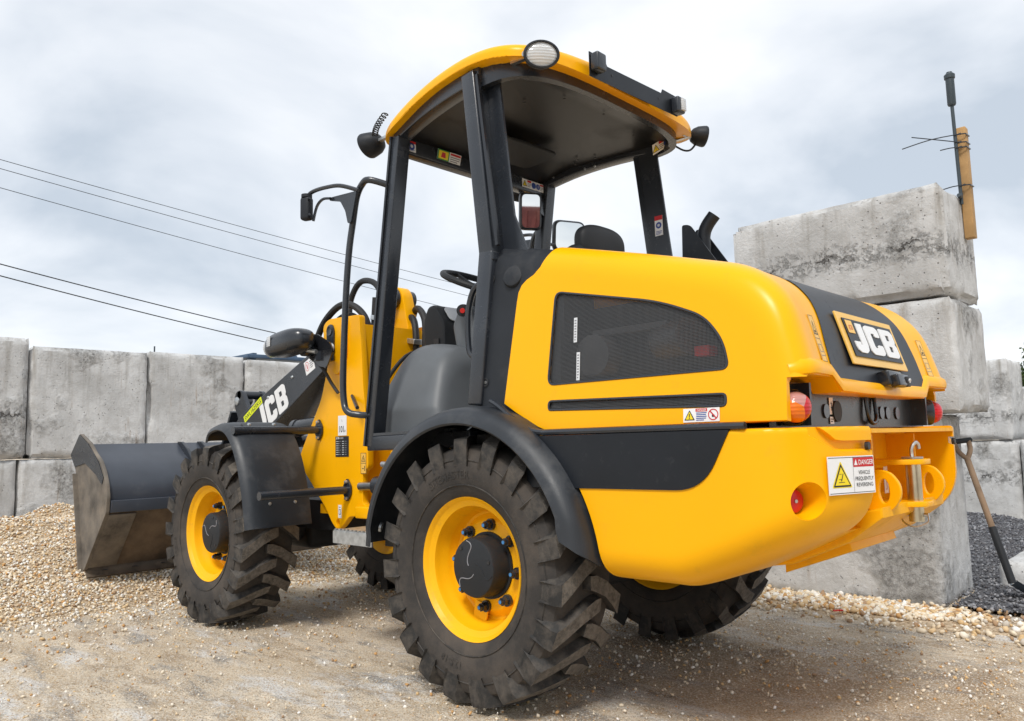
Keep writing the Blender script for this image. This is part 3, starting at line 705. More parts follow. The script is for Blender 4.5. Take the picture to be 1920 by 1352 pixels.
ty0 = tyre().build('tyre', W0, 30); hb0 = hub().build('hub_cap', W0)
for txt, a0, rr, sz in (('SITEMASTER', 118, .335, .030), ('12.5-18', 262, .335, .026)):
    v, f, w = text(txt, .01); nch = w*sz
    vs = []
    for p in v:
        al = R(a0)-(p[0]*sz)/rr if rr else 0; r_ = rr+p[1]*sz-.01; yy = np.interp(r_, [.285, .325, .365, .40], [.140, .152, .156, .152])
        vs.append((-r_*math.cos(al)*-1, yy+.0022, r_*math.sin(al)))
    # seen from the outside (+Y) the machine's front lies to the left, so letters run against X
    vs = [(-p[0], p[1], p[2]) for p in vs]
    tdec = G(); tdec.add(vs, f, 'rubber'); tdec.build('sidewall_lettering', W0)
bl0 = bolt()
bmesh0 = None
for k in range(8):
    al = R(10+45*k)
    if bmesh0 is None:
        ob = bl0.build('wheel_bolt', W0); bmesh0 = ob
    else:
        ob = bmesh0.copy(); COL.objects.link(ob); ob.parent = W0
    ob.location = (.150*math.cos(al), 0, .150*math.sin(al))
WB, WY, WZ = 2.0875, .595, .485
W0.location = (0, WY, WZ); W0.rotation_euler = (0, R(4), 0)
w1 = copy_tree(W0, L); w1.location = (WB, WY, WZ); w1.rotation_euler = (0, R(-58), 0)
for x, a in ((0, 30), (WB, 75)):
    w = copy_tree(W0, L); w.location = (x, -WY, WZ); w.rotation_euler = (0, R(a), math.pi)

# ---- rear body (counterweight)
AX, AB, AN = .34, .715, 3.0
def plan(y): return -1.0-AX*max(0., 1-abs(y/AB)**AN)**(1/AN)
def F_body(p):
    x, y, z = p[:, 0], p[:, 1], p[:, 2]
    xx = np.maximum(0, -1.0-x)/AX
    f = ((np.abs(y)/AB)**AN+xx**AN)**(1/AN)-1; f = f*.45
    low = .492+.55*np.maximum(0, -.85-x)**1.25-z
    f = smax(f, low, .11)
    f = smax(f, z-.955, .012)
    f = smax(f, x+.12, .02)
    return f
v, f = shell(F_body, (-.83, 0, .76), (.5, .72, .24), 72)
g = G(); g.add(v, f, 'yellow', True); body = P('rear_body', g)
cs = []
c = G(); c.cyl((0, -1.2, .485), (0, 1.2, .485), .598, 'yellow', seg=120); cs.append(c)
c = G(); c.box((-1.36, 0, .85), (.44, .80, .38), 'yellow'); cs.append(c)                       # middle recess for the hitch
for s in (1, -1):
    c = G(); pts = []
    ysn = np.linspace(.30, .625, 14)
    for y in ysn:
        x = plan(y); dx = (plan(y+.005)-plan(y-.005))/.01; n = Vector((-1, dx, 0)).normalized(); n = n if n.x < 0 else -n
        t = max(0, (y-.545)/.08); z0, z1 = .884+t*.045, .916+t*.06
        a = Vector((x, y, 0))-n*.016; b_ = Vector((x, y, 0))+n*.03
        pts += [(a.x, s*a.y, z0+.010), (b_.x, s*b_.y, z0-.012), (b_.x, s*b_.y, z1), (a.x, s*a.y, z1)]
    fs = [[0, 1, 2, 3], [len(pts)-1, len(pts)-2, len(pts)-3, len(pts)-4]]
    for k in range(len(ysn)-1):
        for q in range(4): fs.append([k*4+q, k*4+(q+1) % 4, k*4+4+(q+1) % 4, k*4+4+q])
    c.add(pts, fs, 'yellow'); cs.append(c)
    c = G(); c.lathe([(0, -.022), (.030, -.020), (.036, .0), (.042, .02), (.052, .05), (.06, .09), (0, .09)], (-1.185, s*.608, .757), (-.88, s*.47, .0), 'yellow', 32); cs.append(c)   # reflector dish
cut(body, cs)
# black band on the flank
def side_y(x, z):
    lo, hi = .3, .9
    for _ in range(30):
        m_ = (lo+hi)/2
        if F_body(np.array([[x, m_, z]]))[0] > 0: hi = m_
        else: lo = m_
    return lo
for s in (1, -1):
    pol = rnd([(-.28, .9535), (-1.055, .9535), (-.965, .785), (-.30, .782)], [0, .006, .09, 0], 8); pts = []
    dense = []
    for i in range(len(pol)):
        a = pol[i]; b_ = pol[(i+1) % len(pol)]; nseg = max(1, int(math.dist(a, b_)/.05))
        for k in range(nseg): dense.append((a[0]+(b_[0]-a[0])*k/nseg, a[1]+(b_[1]-a[1])*k/nseg))
    g = G(); g.add([(x, s*(.7175+.002), z) for x, z in dense]+[(x, s*.700, z) for x, z in dense], [list(range(len(dense)))[::(1 if s < 0 else -1)][::-1]]+[[i, (i+1) % len(dense), len(dense)+(i+1) % len(dense), len(dense)+i] for i in range(len(dense))], 'panel')
    P('side_band', g, body)
    g = G(); g.lathe([(0, .012), (.018, .011), (.029, .008), (.032, .004), (.032, -.004)], (-1.178, s*.617, .757), (-.90, s*.43, 0), 'red_plastic', 32)
    g.cyl((-1.1885, s*.622, .757), (-1.1915, s*.6234, .757), .005, 'steel', seg=10); P('reflector', g, body)
    g = G(); g.cyl((plan(.42)+.006, s*.42, .900), (plan(.42)-.004, s*.42, .900), .011, 'ink', seg=16); P('drain_hole', g, body)
# hitch in the recess
g = G(); g.box((-1.145, 0, .80), (.03, .795, .30), 'yellow_low'); g.box((-1.225, 0, .9415), (.19, .795, .012), 'yellow_low'); g.box((-1.20, .20, .80), (.10, .012, .26), 'yellow_low'); g.box((-1.20, -.20, .80), (.10, .012, .26), 'yellow_low'); P('hitch_frame', g, body)
hp = rnd([(-.14, -.085), (.03, -.085), (.085, -.05), (.085, .05), (.03, .085), (-.14, .085)], .03)
for z in (.712, .842):
    g = G(); g.prism([hp], .016, 'yellow', ((-1.26, 0, z), (-1, 0, 0), (0, -1, 0)), .002); P('hitch_plate', g, body)
g = G(); g.cyl((-1.300, 0, .655), (-1.300, 0, .842), .0225, 'zinc', seg=32); g.cyl((-1.300, 0, .851), (-1.300, 0, .857), .036, 'galv', seg=6, smooth=False)
g.tube([(-1.30, 0, .857), (-1.30, .004, .878), (-1.305, .0, .895), (-1.31, -.014, .902), (-1.312, -.026, .895), (-1.312, -.03, .882)], .006, 'steel', 8)
g.cyl((-1.335, .0, .676), (-1.265, 0, .676), .006, 'steel', seg=10)
g.tube([(-1.338, .012, .677), (-1.338, .02, .655), (-1.30, .028, .64), (-1.265, .02, .655), (-1.262, .01, .678)], .0028, 'steel', 6); P('hitch_pin', g, body)
eye = [rnd([(-.05, -.062), (.025, -.062), (.055, -.02), (.055, .02), (.025, .062), (-.05, .062)], .03), circ(.008, 0, .015, 20, .036)]
for y in (.215, -.215):
    g = G(); g.prism(eye, .018, 'yellow', ((-1.275, y, .762), (-1, 0, 0), (0, 0, 1)), .003); P('tie_down_eye', g, body)
g = G(); g.cyl((-1.16, .065, .772), (-1.19, .065, .772), .015, 'black', seg=6); g.cyl((-1.19, .065, .772), (-1.205, .065, .772), .009, 'blue_tip', seg=12); P('bolt', g, body)
d = Decal((-1.222, .035, .742), (0, -1, 0), (0, 0, 1), .034, .085); d.text(.017, .02, .03, 'J', 'sign_red', mid=True); d.g.box((-1.190, .018, .784), (.06, .03, .075), 'yellow'); d.build('hitch_label', body)
for y in (.30, .245):
    g = G(); g.cyl((-1.155, y, .868), (-1.163, y, .868), .007, 'ink', seg=12); P('bolt_hole', g, body)
g = G()
bot = [(-.80, .50), (-1.02, .535), (-1.20, .615), (-1.30, .69), (-1.30, .72), (-.80, .60)]
g.prism([bot], .60, 'yellow_low', ((0, 0, 0), (1, 0, 0), (0, 0, 1)), .006); g.prism([[(-.95, .490), (-1.17, .575), (-1.15, .64), (-.95, .55)]], .40, 'yellow_low', ((0, 0, 0), (1, 0, 0), (0, 0, 1)), .004); P('belly_plate', g, body)
# danger sign on the left pod
a = Vector((plan(.590)-.004, .590, .772)); b_ = Vector((plan(.416)-.004, .416, .772)); uu = (b_-a).normalized(); ww = (b_-a).length
nn = uu.cross(Vector((0, 0, 1))); a = a+nn*.0065
d = Decal(a, uu, (0, 0, 1), ww, .102, 'white'); W_, H_ = ww, .102
d.rect(.003, .003, W_-.003, .0045, 'ink'); d.rect(.003, H_-.0045, W_-.003, H_-.003, 'ink'); d.rect(W_*.535, .004, W_*.54, H_-.004, 'ink')
tri = [(.012, .018), (W_*.50, .018), (W_*.265, .090)]
d.poly(rnd(tri, .006, 4), 'sign_yellow', 1); d.poly(rnd([(.017, .0205), (W_*.474, .0205), (W_*.265, .083)], .004, 3), 'ink', 2); d.poly([(.0235, .025), (W_*.437, .025), (W_*.265, .0735)], 'sign_yellow', 3)
d.rect(W_*.20, .032, W_*.33, .0335, 'ink', 4); d.poly([(W_*.25, .036), (W_*.27, .036), (W_*.31, .056), (W_*.295, .056)], 'ink', 4); d.rect(W_*.21, .040, W_*.26, .0412, 'ink', 4); d.rect(W_*.22, .054, W_*.27, .0552, 'ink', 4)
d.rect(W_*.545, H_-.030, W_-.002, H_-.005, 'sign_red'); d.text(W_*.66, H_-.024, .0135, 'DANGER', 'white', 2, .012, fit=W_*.325); d.poly([(W_*.56, H_-.025), (W_*.635, H_-.025), (W_*.597, H_-.009)], 'white', 2)
for i, tx in enumerate(('VEHICLE', 'FREQUENTLY', 'REVERSING')): d.text(W_*.77, .052-i*.0165, .0105, tx, 'ink', 2, .004, fit=W_*(.25, .40, .36)[i], mid=True)
d.build('danger_sign', body)

# ---- hood
def F_hood(p, off=0., full=False):
    x, y, z = p[:, 0], p[:, 1], p[:, 2]
    zc = z-.007*(y/.6)**2; xc = x+.03*np.abs(y/.6)**4.2
    def pl(x0, z0, x1, z1, X, Z):
        nx, nz = (z0-z1), (x1-x0); l = math.hypot(nx, nz); nx, nz = nx/l, nz/l
        if nz < 0: nx, nz = -nx, -nz
        return (X-x0)*nx+(Z-z0)*nz
    f = smax(pl(-.10, 1.772, -.7315, 1.5614, x, zc), pl(-.7315, 1.5614, -1.115, 1.4806, x, zc), .125)
    f = smax(f, pl(-1.115, 1.4806, -1.2253, 1.1619, xc, z), .137)
    f = smax(f, pl(-1.2253, 1.1619, -1.2399, 1.0546, xc, z), .05)
    sd = np.abs(y)+.08*(z-1.0)-.668-.016*np.maximum(0, -1.0-x)
    f = smax(f, sd, .105)
    f = smax(f, .972-z, .006)
    return f-off
v, f = shell(lambda p: smax(F_hood(p), p[:, 0]-.2, .01), (-.55, 0, 1.25), (.72, .66, .36), 72)
g = G(); g.add(v, f, 'yellow', True); hood = P('engine_hood', g)
def hood_y(x, z, off=0):
    lo, hi = .2, .95
    for _ in range(30):
        m_ = (lo+hi)/2
        if F_hood(np.array([[x, m_, z]]), off)[0] > 0: hi = m_
        else: lo = m_
    return lo
def hood_x(y, z, off=0):
    lo, hi = -.6, -1.6
    for _ in range(30):
        m_ = (lo+hi)/2
        if F_hood(np.array([[m_, y, z]]), off)[0] > 0: hi = m_
        else: lo = m_
    return lo
gril = rnd([(-.375, 1.452), (-.80, 1.357), (-.955, 1.29), (-1.015, 1.21), (-1.032, 1.128), (-.348, 1.128)], [.03, .1, .1, .08, .025, .03], 6)
slot = rnd([(-.355, 1.071), (-1.022, 1.056), (-1.022, 1.022), (-.352, 1.041)], .013, 4)
XZ = ((0, 0, 0), (1, 0, 0), (0, 0, 1))
cs = []
c = G(); c.prism([[(.3, .8), (.3, 2), (-.36, 2), (-.352, 1.66), (-.325, 1.60), (-.298, 1.556), (-.268, 1.533), (-.235, 1.520), (-.210, 1.503), (-.195, 1.478), (-.188, 1.44), (-.14, 1.075), (-.20, 1.04), (-.31, .985), (-.36, .968), (-.36, .8)]], 3, 'yellow', XZ); cs.append(c)
for s in (1, -1):
    for pol in (gril, slot):
        c = G(); c.prism([pol], .5, 'yellow', ((0, s*.70, 0), (1, 0, 0), (0, 0, 1))); cs.append(c)
opn = [(.648, .95), (.646, 1.075), (.625, 1.096), (.44, 1.098), (.385, 1.055), (-.385, 1.055), (-.44, 1.098), (-.625, 1.096), (-.646, 1.075), (-.648, .95)]
c = G(); c.prism([opn], .40, 'black', ((-1.32, 0, 0), (0, 1, 0), (0, 0, 1))); cs.append(c)
for s in (1, -1):
    c = G(); c.box((-1.327, s*.70, .983), (.25, .20, .213), 'black'); cs.append(c)
cut(hood, cs)
# inner engine bay, seen dimly through the perforated sheet
g = G(); g.box((-.60, 0, 1.20), (.80, .98, .40), 'engine'); g.cyl((-.50, .52, 1.22), (-.50, .60, 1.22), .07, 'engine_light'); g.cyl((-.72, .50, 1.25), (-.86, .56, 1.25), .06, 'engine_light'); g.box((-.89, .53, 1.20), (.05, .05, .03), 'red_plastic'); g.box((-.42, .54, 1.18), (.03, .05, .06), 'engine_light')
g.box((-.62, .53, 1.30), (.3, .05, .02), 'engine_light'); g.box((-1.09, 0, 1.06), (.03, 1.22, .16), 'black'); P('engine_bay', g)
for s in (1, -1):
    for nm, pol in (('side_grille', gril), ('vent_grille', slot)):
        g = G(); n = len(pol)
        vs = [(x, s*(hood_y(x, z)-.007), z) for x, z in pol]
        g.add(vs, [list(range(n))[::(1 if s < 0 else -1)]], 'perforated'); P(nm, g, hood)
        g = G(); g.tube([(x, s*(hood_y(x, z)-.0015), z) for x, z in pol], .0048, 'black', 6, 1, closed=True); P('grille_seal', g, hood)
    g = G(); pth = [(-.10, .690, 1.085), (-.15, .698, 1.062), (-.22, .704, 1.018), (-.30, .708, .978), (-.36, .710, .966), (-.45, .711, .9645), (-1.10, .7105, .9635)]
    g.tube([(a, s*b_, c) for a, b_, c in pth], .0105, 'black', 8, 4); P('rubber_seal', g, hood)
# stickers seen on the grille
for (x, z, hh) in ((-.462, 1.265, .085), (-.476, 1.135, .095)):
    y = hood_y(x, z)-.005
    d = Decal((x+.006, y, z), (-1, 0, 0), (0, -.08, 1), .014, hh, 'offwhite'); d.lines(.003, .011, hh-.012, .0095, int(hh/.0105), 'grey_ink'); d.build('grille_sticker', hood)
# black rear panel: follows the hood skin, 3 mm proud
g = G(); rows = []
prof_s = np.linspace(0, 1, 34)
def rear_pt(y, s_):
    """skin point on the rear of the hood: s_=0 on the top, s_=1 at the lip"""
    a = R(58-92*s_*1.0); c = np.array([-.86, y, 1.20]); d_ = np.array([-math.cos(a), 0, math.sin(a)]); lo, hi = 0, .9
    for _ in range(28):
        m_ = (lo+hi)/2
        if F_hood((c+d_*m_)[None], .003)[0] > 0: hi = m_
        else: lo = m_
    return tuple(c+d_*lo)
ends = []
for s_ in prof_s:
    zc_ = rear_pt(0, s_)[2]
    hw = np.interp(zc_, [1.05, 1.09, 1.20, 1.32, 1.42, 1.5, 1.6], [.375, .425, .410, .375, .335, .30, .27])
    rows.append([rear_pt(y, s_) for y in np.linspace(hw, -hw, 25)])
rows = [r_ for r_ in rows if r_[12][2] > 1.073 and r_[12][0] < -.88]
vs = [p for r_ in rows for p in r_]; fs = [[i*25+j, (i+1)*25+j, (i+1)*25+j+1, i*25+j+1] for i in range(len(rows)-1) for j in range(24)]
g.add(vs, fs, 'panel', True)
P('rear_panel', g, hood, 60)
# flared lip over the lamp opening
g = G(); lipY = [.655, .635, .60, .53, .445, .385, .20, 0, -.20, -.385, -.445, -.53, -.60, -.635, -.655]; lipZ = [1.092, 1.098, 1.101, 1.102, 1.102, 1.059, 1.057, 1.056, 1.057, 1.059, 1.102, 1.102, 1.101, 1.098, 1.092]
vs = []
for k, (y, z) in enumerate(zip(lipY, lipZ)):
    if abs(y) > .63: xs_ = hood_x(y*.955, z+.012); xo = xs_+(.045 if abs(y) > .65 else .012)
    else: xs_ = hood_x(y, z+.012); xo = xs_
    vs += [(xo-.010, y*1.002, z), (xo-.012, y*1.004, z+.012), (xo-.008, y*1.003, z+.030), (xo+.012, y*.99, z+.046), (xo+.05, y*.96, z+.03), (xo+.05, y*.97, z)]
fs = []
for k in range(len(lipY)-1):
    for q in range(6): fs.append([k*6+q, k*6+(q+1) % 6, k*6+6+(q+1) % 6, k*6+6+q])
g.add(vs, [f_[::-1] for f_ in fs], 'yellow', True); P('hood_lip', g, hood, 50)
# lamp panel
g = G(); g.box((-1.145, 0, 1.02), (.02, 1.28, .13), 'black'); g.box((-1.175, .52, 1.02), (.06, .012, .12), 'black'); g.box((-1.175, -.52, 1.02), (.06, .012, .12), 'black')
for y in (.30, -.18, -.24, -.34): g.cyl((-1.155, y, 1.005), (-1.160, y, 1.005), .022, 'black_gloss', seg=20)
g.cyl((-1.155, .225, 1.005), (-1.164, .225, 1.005), .033, 'dark_grey', seg=28)
g.tube([(-1.162, -.02, 1.055), (-1.168, -.025, .985), (-1.170, -.06, .968), (-1.168, -.095, .99), (-1.162, -.10, 1.055)], .007, 'black_gloss', 8)
for k in range(5): g.box((-1.157, -.135, .975+k*.012), (.004, .026-.004*abs(k-2), .005), 'ink')
P('lamp_panel', g)
d = Decal((-1.158, .275, .995), (0, -1, 0), (0, 0, 1), .028, .052); d.rect(.012, .012, .016, .04, 'ink'); d.rect(.008, .02, .02, .023, 'ink'); d.rect(.008, .032, .02, .035, 'ink'); d.build('panel_label', L)
d = Decal((-1.158, .275, .966), (0, -1, 0), (0, 0, 1), .028, .022); d.lines(.003, .025, .013, .007, 2, 'ink'); d.build('panel_label', L)
def taillight(s):
    c = Vector((-1.192, s*.604, 1.010)); ax = Vector((-.86, s*.51, 0)).normalized()
    lamp = empty('tail_light', (0, 0, 0), L)
    g = G(); g.lathe([(.050, -.03), (.050, .0), (.0465, .006)], c, ax, 'black', 32); base = g.build('tail_light', L); D.objects.remove(lamp)
    dome = [(.043, .004), (.042, .016), (.037, .028), (.028, .037), (.015, .042), (0, .044)]
    x = ax.orthogonal(); up = Vector((0, 0, 1)); rt = ax.cross(up).normalized()
    for nm, mt, t0, t1 in (('amber_lens', 'lens_amber', 150, 285) if s > 0 else ('amber_lens', 'lens_red', 335, 445), ('red_lens', 'lens_red', 285, 420) if s > 0 else ('red_lens', 'lens_red', 85, 335), ('clear_lens', 'lens_pale', 60, 150) if s > 0 else (None,)*4):
        if nm is None: continue
        g = G(); vs = []; n = 20
        for i in range(n+1):
            a = R(t0+(t1-t0)*i/n)
            for (r_, h_) in dome: vs.append(c+ax*h_+r_*(math.cos(a)*rt*-1+math.sin(a)*up))
        m_ = len(dome); g.add(vs, [[i*m_+k, (i+1)*m_+k, (i+1)*m_+k+1, i*m_+k+1] for i in range(n) for k in range(m_-1)], mt, True); g.build(nm, base, 60)
taillight(1); taillight(-1)
# nameplate with the lettering
Jp = [[(.34, 1), (.62, 1), (.62, .30), (.56, .10), (.42, 0), (.16, 0), (.04, .08), (0, .22), (0, .36), (.27, .36), (.27, .28), (.31, .235), (.34, .28)]]
Cp = [rnd([(.10, 0), (.60, 0), (.72, .10), (.72, .36), (.45, .36), (.45, .25), (.27, .25), (.27, .75), (.45, .75), (.45, .64), (.72, .64), (.72, .90), (.60, 1), (.10, 1), (0, .90), (0, .10)], .07)]
Bp = [rnd([(0, 0), (.60, 0), (.72, .10), (.72, .42), (.64, .5), (.72, .58), (.72, .90), (.60, 1), (0, 1)], .06), [(.27, .20), (.27, .40), (.43, .40), (.46, .37), (.46, .23), (.43, .20)], [(.27, .60), (.27, .80), (.43, .80), (.46, .77), (.46, .63), (.43, .60)]]
def letters(g, o, u, v, h, wk, mname, t=.002, only=(0, 1, 2), slant=0):
    """the three heavy block letters; o is the lower-left corner"""
    o = Vector(o); u = Vector(u).normalized(); v = Vector(v).normalized(); x = 0
    for i, (pl_, w) in enumerate(((Jp, .62), (Cp, .72), (Bp, .72))):
        if i in only: g.prism([[(p[0]*h*wk+x+slant*p[1]*h, p[1]*h) for p in q] for q in pl_], t, mname, (o, u, v))
        x += (w+.09)*h*wk
    return x
pc = Vector((hood_x(0, 1.23)-.010, 0, 1.232)); pv = (Vector((hood_x(0, 1.32), 0, 1.32))-Vector((hood_x(0, 1.14), 0, 1.14))).normalized(); pu = Vector((0, -1, 0))
PW, PH = .50, .178
plo = pc-pu*PW/2-pv*PH/2
g = G(); g.prism([rnd([(0, 0), (PW, 0), (PW, PH), (0, PH)], .004)], .006, 'plate_yellow', (plo, pu, pv), .001); P('name_plate', g, hood)
n_ = pu.cross(pv)
g = G(); g.prism([[(.032, .026), (PW-.032, .026), (PW-.032, PH-.022), (.032, PH-.022)]], .003, 'panel', (plo+n_*.0055, pu, pv)); P('name_plate_field', g, hood)
g = G(); letters(g, plo+n_*.0085+pu*.062+pv*.040, pu, pv, .104, 1.68, 'white', .003); P('name_plate_lettering', g, hood)
d = Decal(plo+n_*.0085+pu*.044+pv*.105, pu, pv, .052, .044, 'plate_yellow'); d.text(.010, .012, .016, 'JCB', 'sign_red', fit=.032); d.build('name_plate_badge', hood)
# reversing camera
cx_ = hood_x(-.03, 1.10)
g = G(); g.box((cx_-.012, -.03, 1.108), (.05, .13, .05), 'black_gloss', Matrix.Rotation(R(12), 3, 'Y'), .006); g.box((cx_-.045, -.03, 1.102), (.03, .105, .04), 'black_gloss', Matrix.Rotation(R(12), 3, 'Y'), .005); g.box((cx_-.058, -.065, 1.100), (.012, .03, .034), 'ink', None, .003); g.cyl((cx_-.064, -.062, 1.103), (cx_-.068, -.062, 1.102), .0075, 'lens_clear', seg=14); P('reversing_camera', g)
# warning labels on hood corners
for s in (1, -1):
    y = s*.485; z = 1.14; p0 = Vector((hood_x(y, z, .002), y, z)); p1 = Vector((hood_x(y, z+.15, .002), y, z+.15)); q0 = Vector((hood_x(y-.035, z, .002), y-.035, z))
    y2 = s*.52
    uu = (q0-p0).normalized(); vv = (p1-p0).normalized(); d = Decal(p0+uu.cross(vv)*.001, uu, vv, .042, .145, 'plate_yellow')
    d.ring([[(.001, .001), (.041, .001), (.041, .144), (.001, .144)], [(.002, .002), (.040, .002), (.040, .143), (.002, .143)]], 'ink'); d.rect(.002, .071, .040, .0725, 'ink')
    d.ring([[(.005, .084), (.037, .084), (.021, .128)], [(.0085, .087), (.0335, .087), (.021, .121)]], 'ink'); d.rect(.016, .090, .026, .097, 'ink'); d.ring([[(.008, .030), (.034, .030), (.034, .054), (.008, .054)], [(.0095, .0315), (.0325, .0315), (.0325, .0525), (.0095, .0525)]], 'grey_ink'); d.rect(.006, .018, .036, .020, 'grey_ink')
    d.build('warning_label', hood)
yd = max(hood_y(-.89, .98), hood_y(-1.0, .98))+.0025
d = Decal((-.885, yd, .979), (-1, 0, 0), (0, -.08, 1), .118, .040); d.warn(.021, .020, .032); d.rect(.041, .030, .079, .039, 'sign_red'); d.text(.046, .0315, .006, 'DANGER', 'white', 2, .01, fit=.03)
d.lines(.043, .077, .025, .0052, 5, 'sign_blue', hh=.0026); d.ring([circ(.098, .020, .0165, 28), circ(.098, .020, .0135, 28)], 'sign_red'); d.poly([(.087, .029), (.0895, .0315), (.109, .011), (.1065, .0085)], 'sign_red', 2); d.rect(.094, .013, .102, .020, 'ink', 1); d.build('danger_label', hood)

# ---- black corner trim between hood and post
v, f = shell(lambda p: smax(smax(F_hood(p, -.010), p[:, 0]-.006, .015), -.40-p[:, 0], .01), (-.17, 0, 1.3), (.22, .66, .36), 40)
g = G(); g.add(v, f, 'plastic', True); trim = P('corner_trim', g)
cut(trim, [G().prism([rnd([(.01, 1.075), (.01, 1.615), (-.075, 1.615), (-.115, 1.075)], .02)], .05, 'plastic', ((0, .705, 0), (1, 0, 0), (0, 0, 1)))] if False else [])
for (x, z) in ((-.045, 1.555), (-.030, 1.16)):
    y = hood_y(x, z, -.010)
    g = G(); g.lathe([(.017, .004), (.012, .0045), (.009, -.002), (0, -.002)], (x, y, z), (0, 1, .1), 'ink', 20); g.cyl((x, y+.0, z), (x, y+.003, z), .006, 'steel', seg=8); P('trim_screw', g, trim)
g = G(); g.lathe([(.045, -.02), (.045, .010), (.040, .018), (.028, .022), (0, .023)], (-.155, hood_y(-.155, 1.55, -.01)-.01, 1.545), (-.2, 1, .25), 'plastic', 28); P('trim_boss', g, trim)

# ---- rear fenders
def fender(s):
    prof = [(.455, .588), (.60, .588), (.70, .586), (.745, .581), (.775, .568), (.790, .548), (.796, .524)]
    g = G(); vs = []; n = 40; m_ = len(prof)
    for lay in (0, .007):
        for i in range(n+1):
            for k, (y, r_) in enumerate(prof):
                al = R(5.5+(174.5-10*max(0, (k-2)/(m_-3))-5.5)*i/n)
                rr = r_-lay-(.012 if i < 2 or i > n-2 else 0)*(k > 3); yy = y-lay*(k > 3)
                vs.append((rr*math.cos(al), s*yy, .485+rr*math.sin(al)))
    tot = (n+1)*m_; fs = []
    for i in range(n):
        for k in range(m_-1):
            a = i*m_+k; q = [a, a+1, a+m_+1, a+m_]; fs.append(q); fs.append([tot+x for x in q[::-1]])
        for k in (0, m_-1): a = i*m_+k; fs.append([a, a+m_, tot+a+m_, tot+a])
    for i in (0, n):
        for k in range(m_-1): a = i*m_+k; fs.append([a, tot+a, tot+a+1, a+1])
    g.add(vs, fs, 'fender', True); o = P('rear_fender', g)
    g = G(); vs = [(.575*math.cos(R(a)), s*.456, .485+.575*math.sin(R(a))) for a in range(4, 178, 6)]; vs2 = [(x, y, max(z, .30)) for x, y, z in [(.1*math.cos(R(a)), s*.452, .60+.1*math.sin(R(a))) for a in range(4, 178, 6)]]
    k = len(vs); g.add(vs+vs2, [[i, i+1, k+i+1, k+i] for i in range(k-1)], 'dark_grey'); P('wheel_arch_liner', g, o)
    g = G(); g.cyl((.545, s*.700, .60), (.552, s*.706, .602), .02, 'galv', seg=18); P('fender_bolt', g, o)
fender(1); fender(-1)

# ---- rear chassis and floor
g = G(); g.box((-.05, 0, .68), (1.1, .72, .30), 'dark_grey'); g.cyl((0, -.5, .485), (0, .5, .485), .10, 'dark_grey'); g.box((0, 0, .485), (.28, .36, .30), 'dark_grey', None, .05)
g.box((.62, 0, .72), (.42, .62, .30), 'dark_grey'); P('rear_chassis', g)
g = G(); g.box((.66, 0, .885), (.62, .56, .05), 'yellow_low'); g.box((1.02, 0, .86), (.20, .44, .10), 'yellow_low', None, .01); g.box((1.02, 0, .62), (.2, .44, .06), 'yellow_low', None, .01)
g.cyl((1.10, 0, .55), (1.10, 0, .93), .07, 'yellow_low'); P('pivot_frame', g)
for s in (1, -1):
    g = G(); g.cyl((.55, s*.26, .745), (1.12, s*.30, .735), .048, 'black'); g.cyl((1.12, s*.30, .735), (1.26, s*.30, .73), .022, 'steel'); P('steering_cylinder', g)
    g = G(); g.cyl((1.02, s*.34, .845), (.93, s*.34, .84), .014, 'galv'); g.tube([(.93, s*.34, .84), (.90, s*.34, .835), (.885, s*.33, .80)], .010, 'galv'); P('hydraulic_fitting', g)
    g = G(); g.box((.90, s*.50, .545), (.30, .20, .014), 'galv'); g.box((.90, s*.60, .520), (.30, .008, .055), 'galv'); g.box((1.046, s*.50, .520), (.008, .2, .055), 'galv')
    for i in range(10): g.box((.765+i*.03, s*.595, .5545), (.014, .010, .007), 'galv')
    g.box((.86, s*.40, .62), (.06, .05, .3), 'dark_grey'); P('access_step', g)
g = G(); g.box((.44, 0, .945), (.84, 1.06, .02), 'black'); P('cab_floor', g)

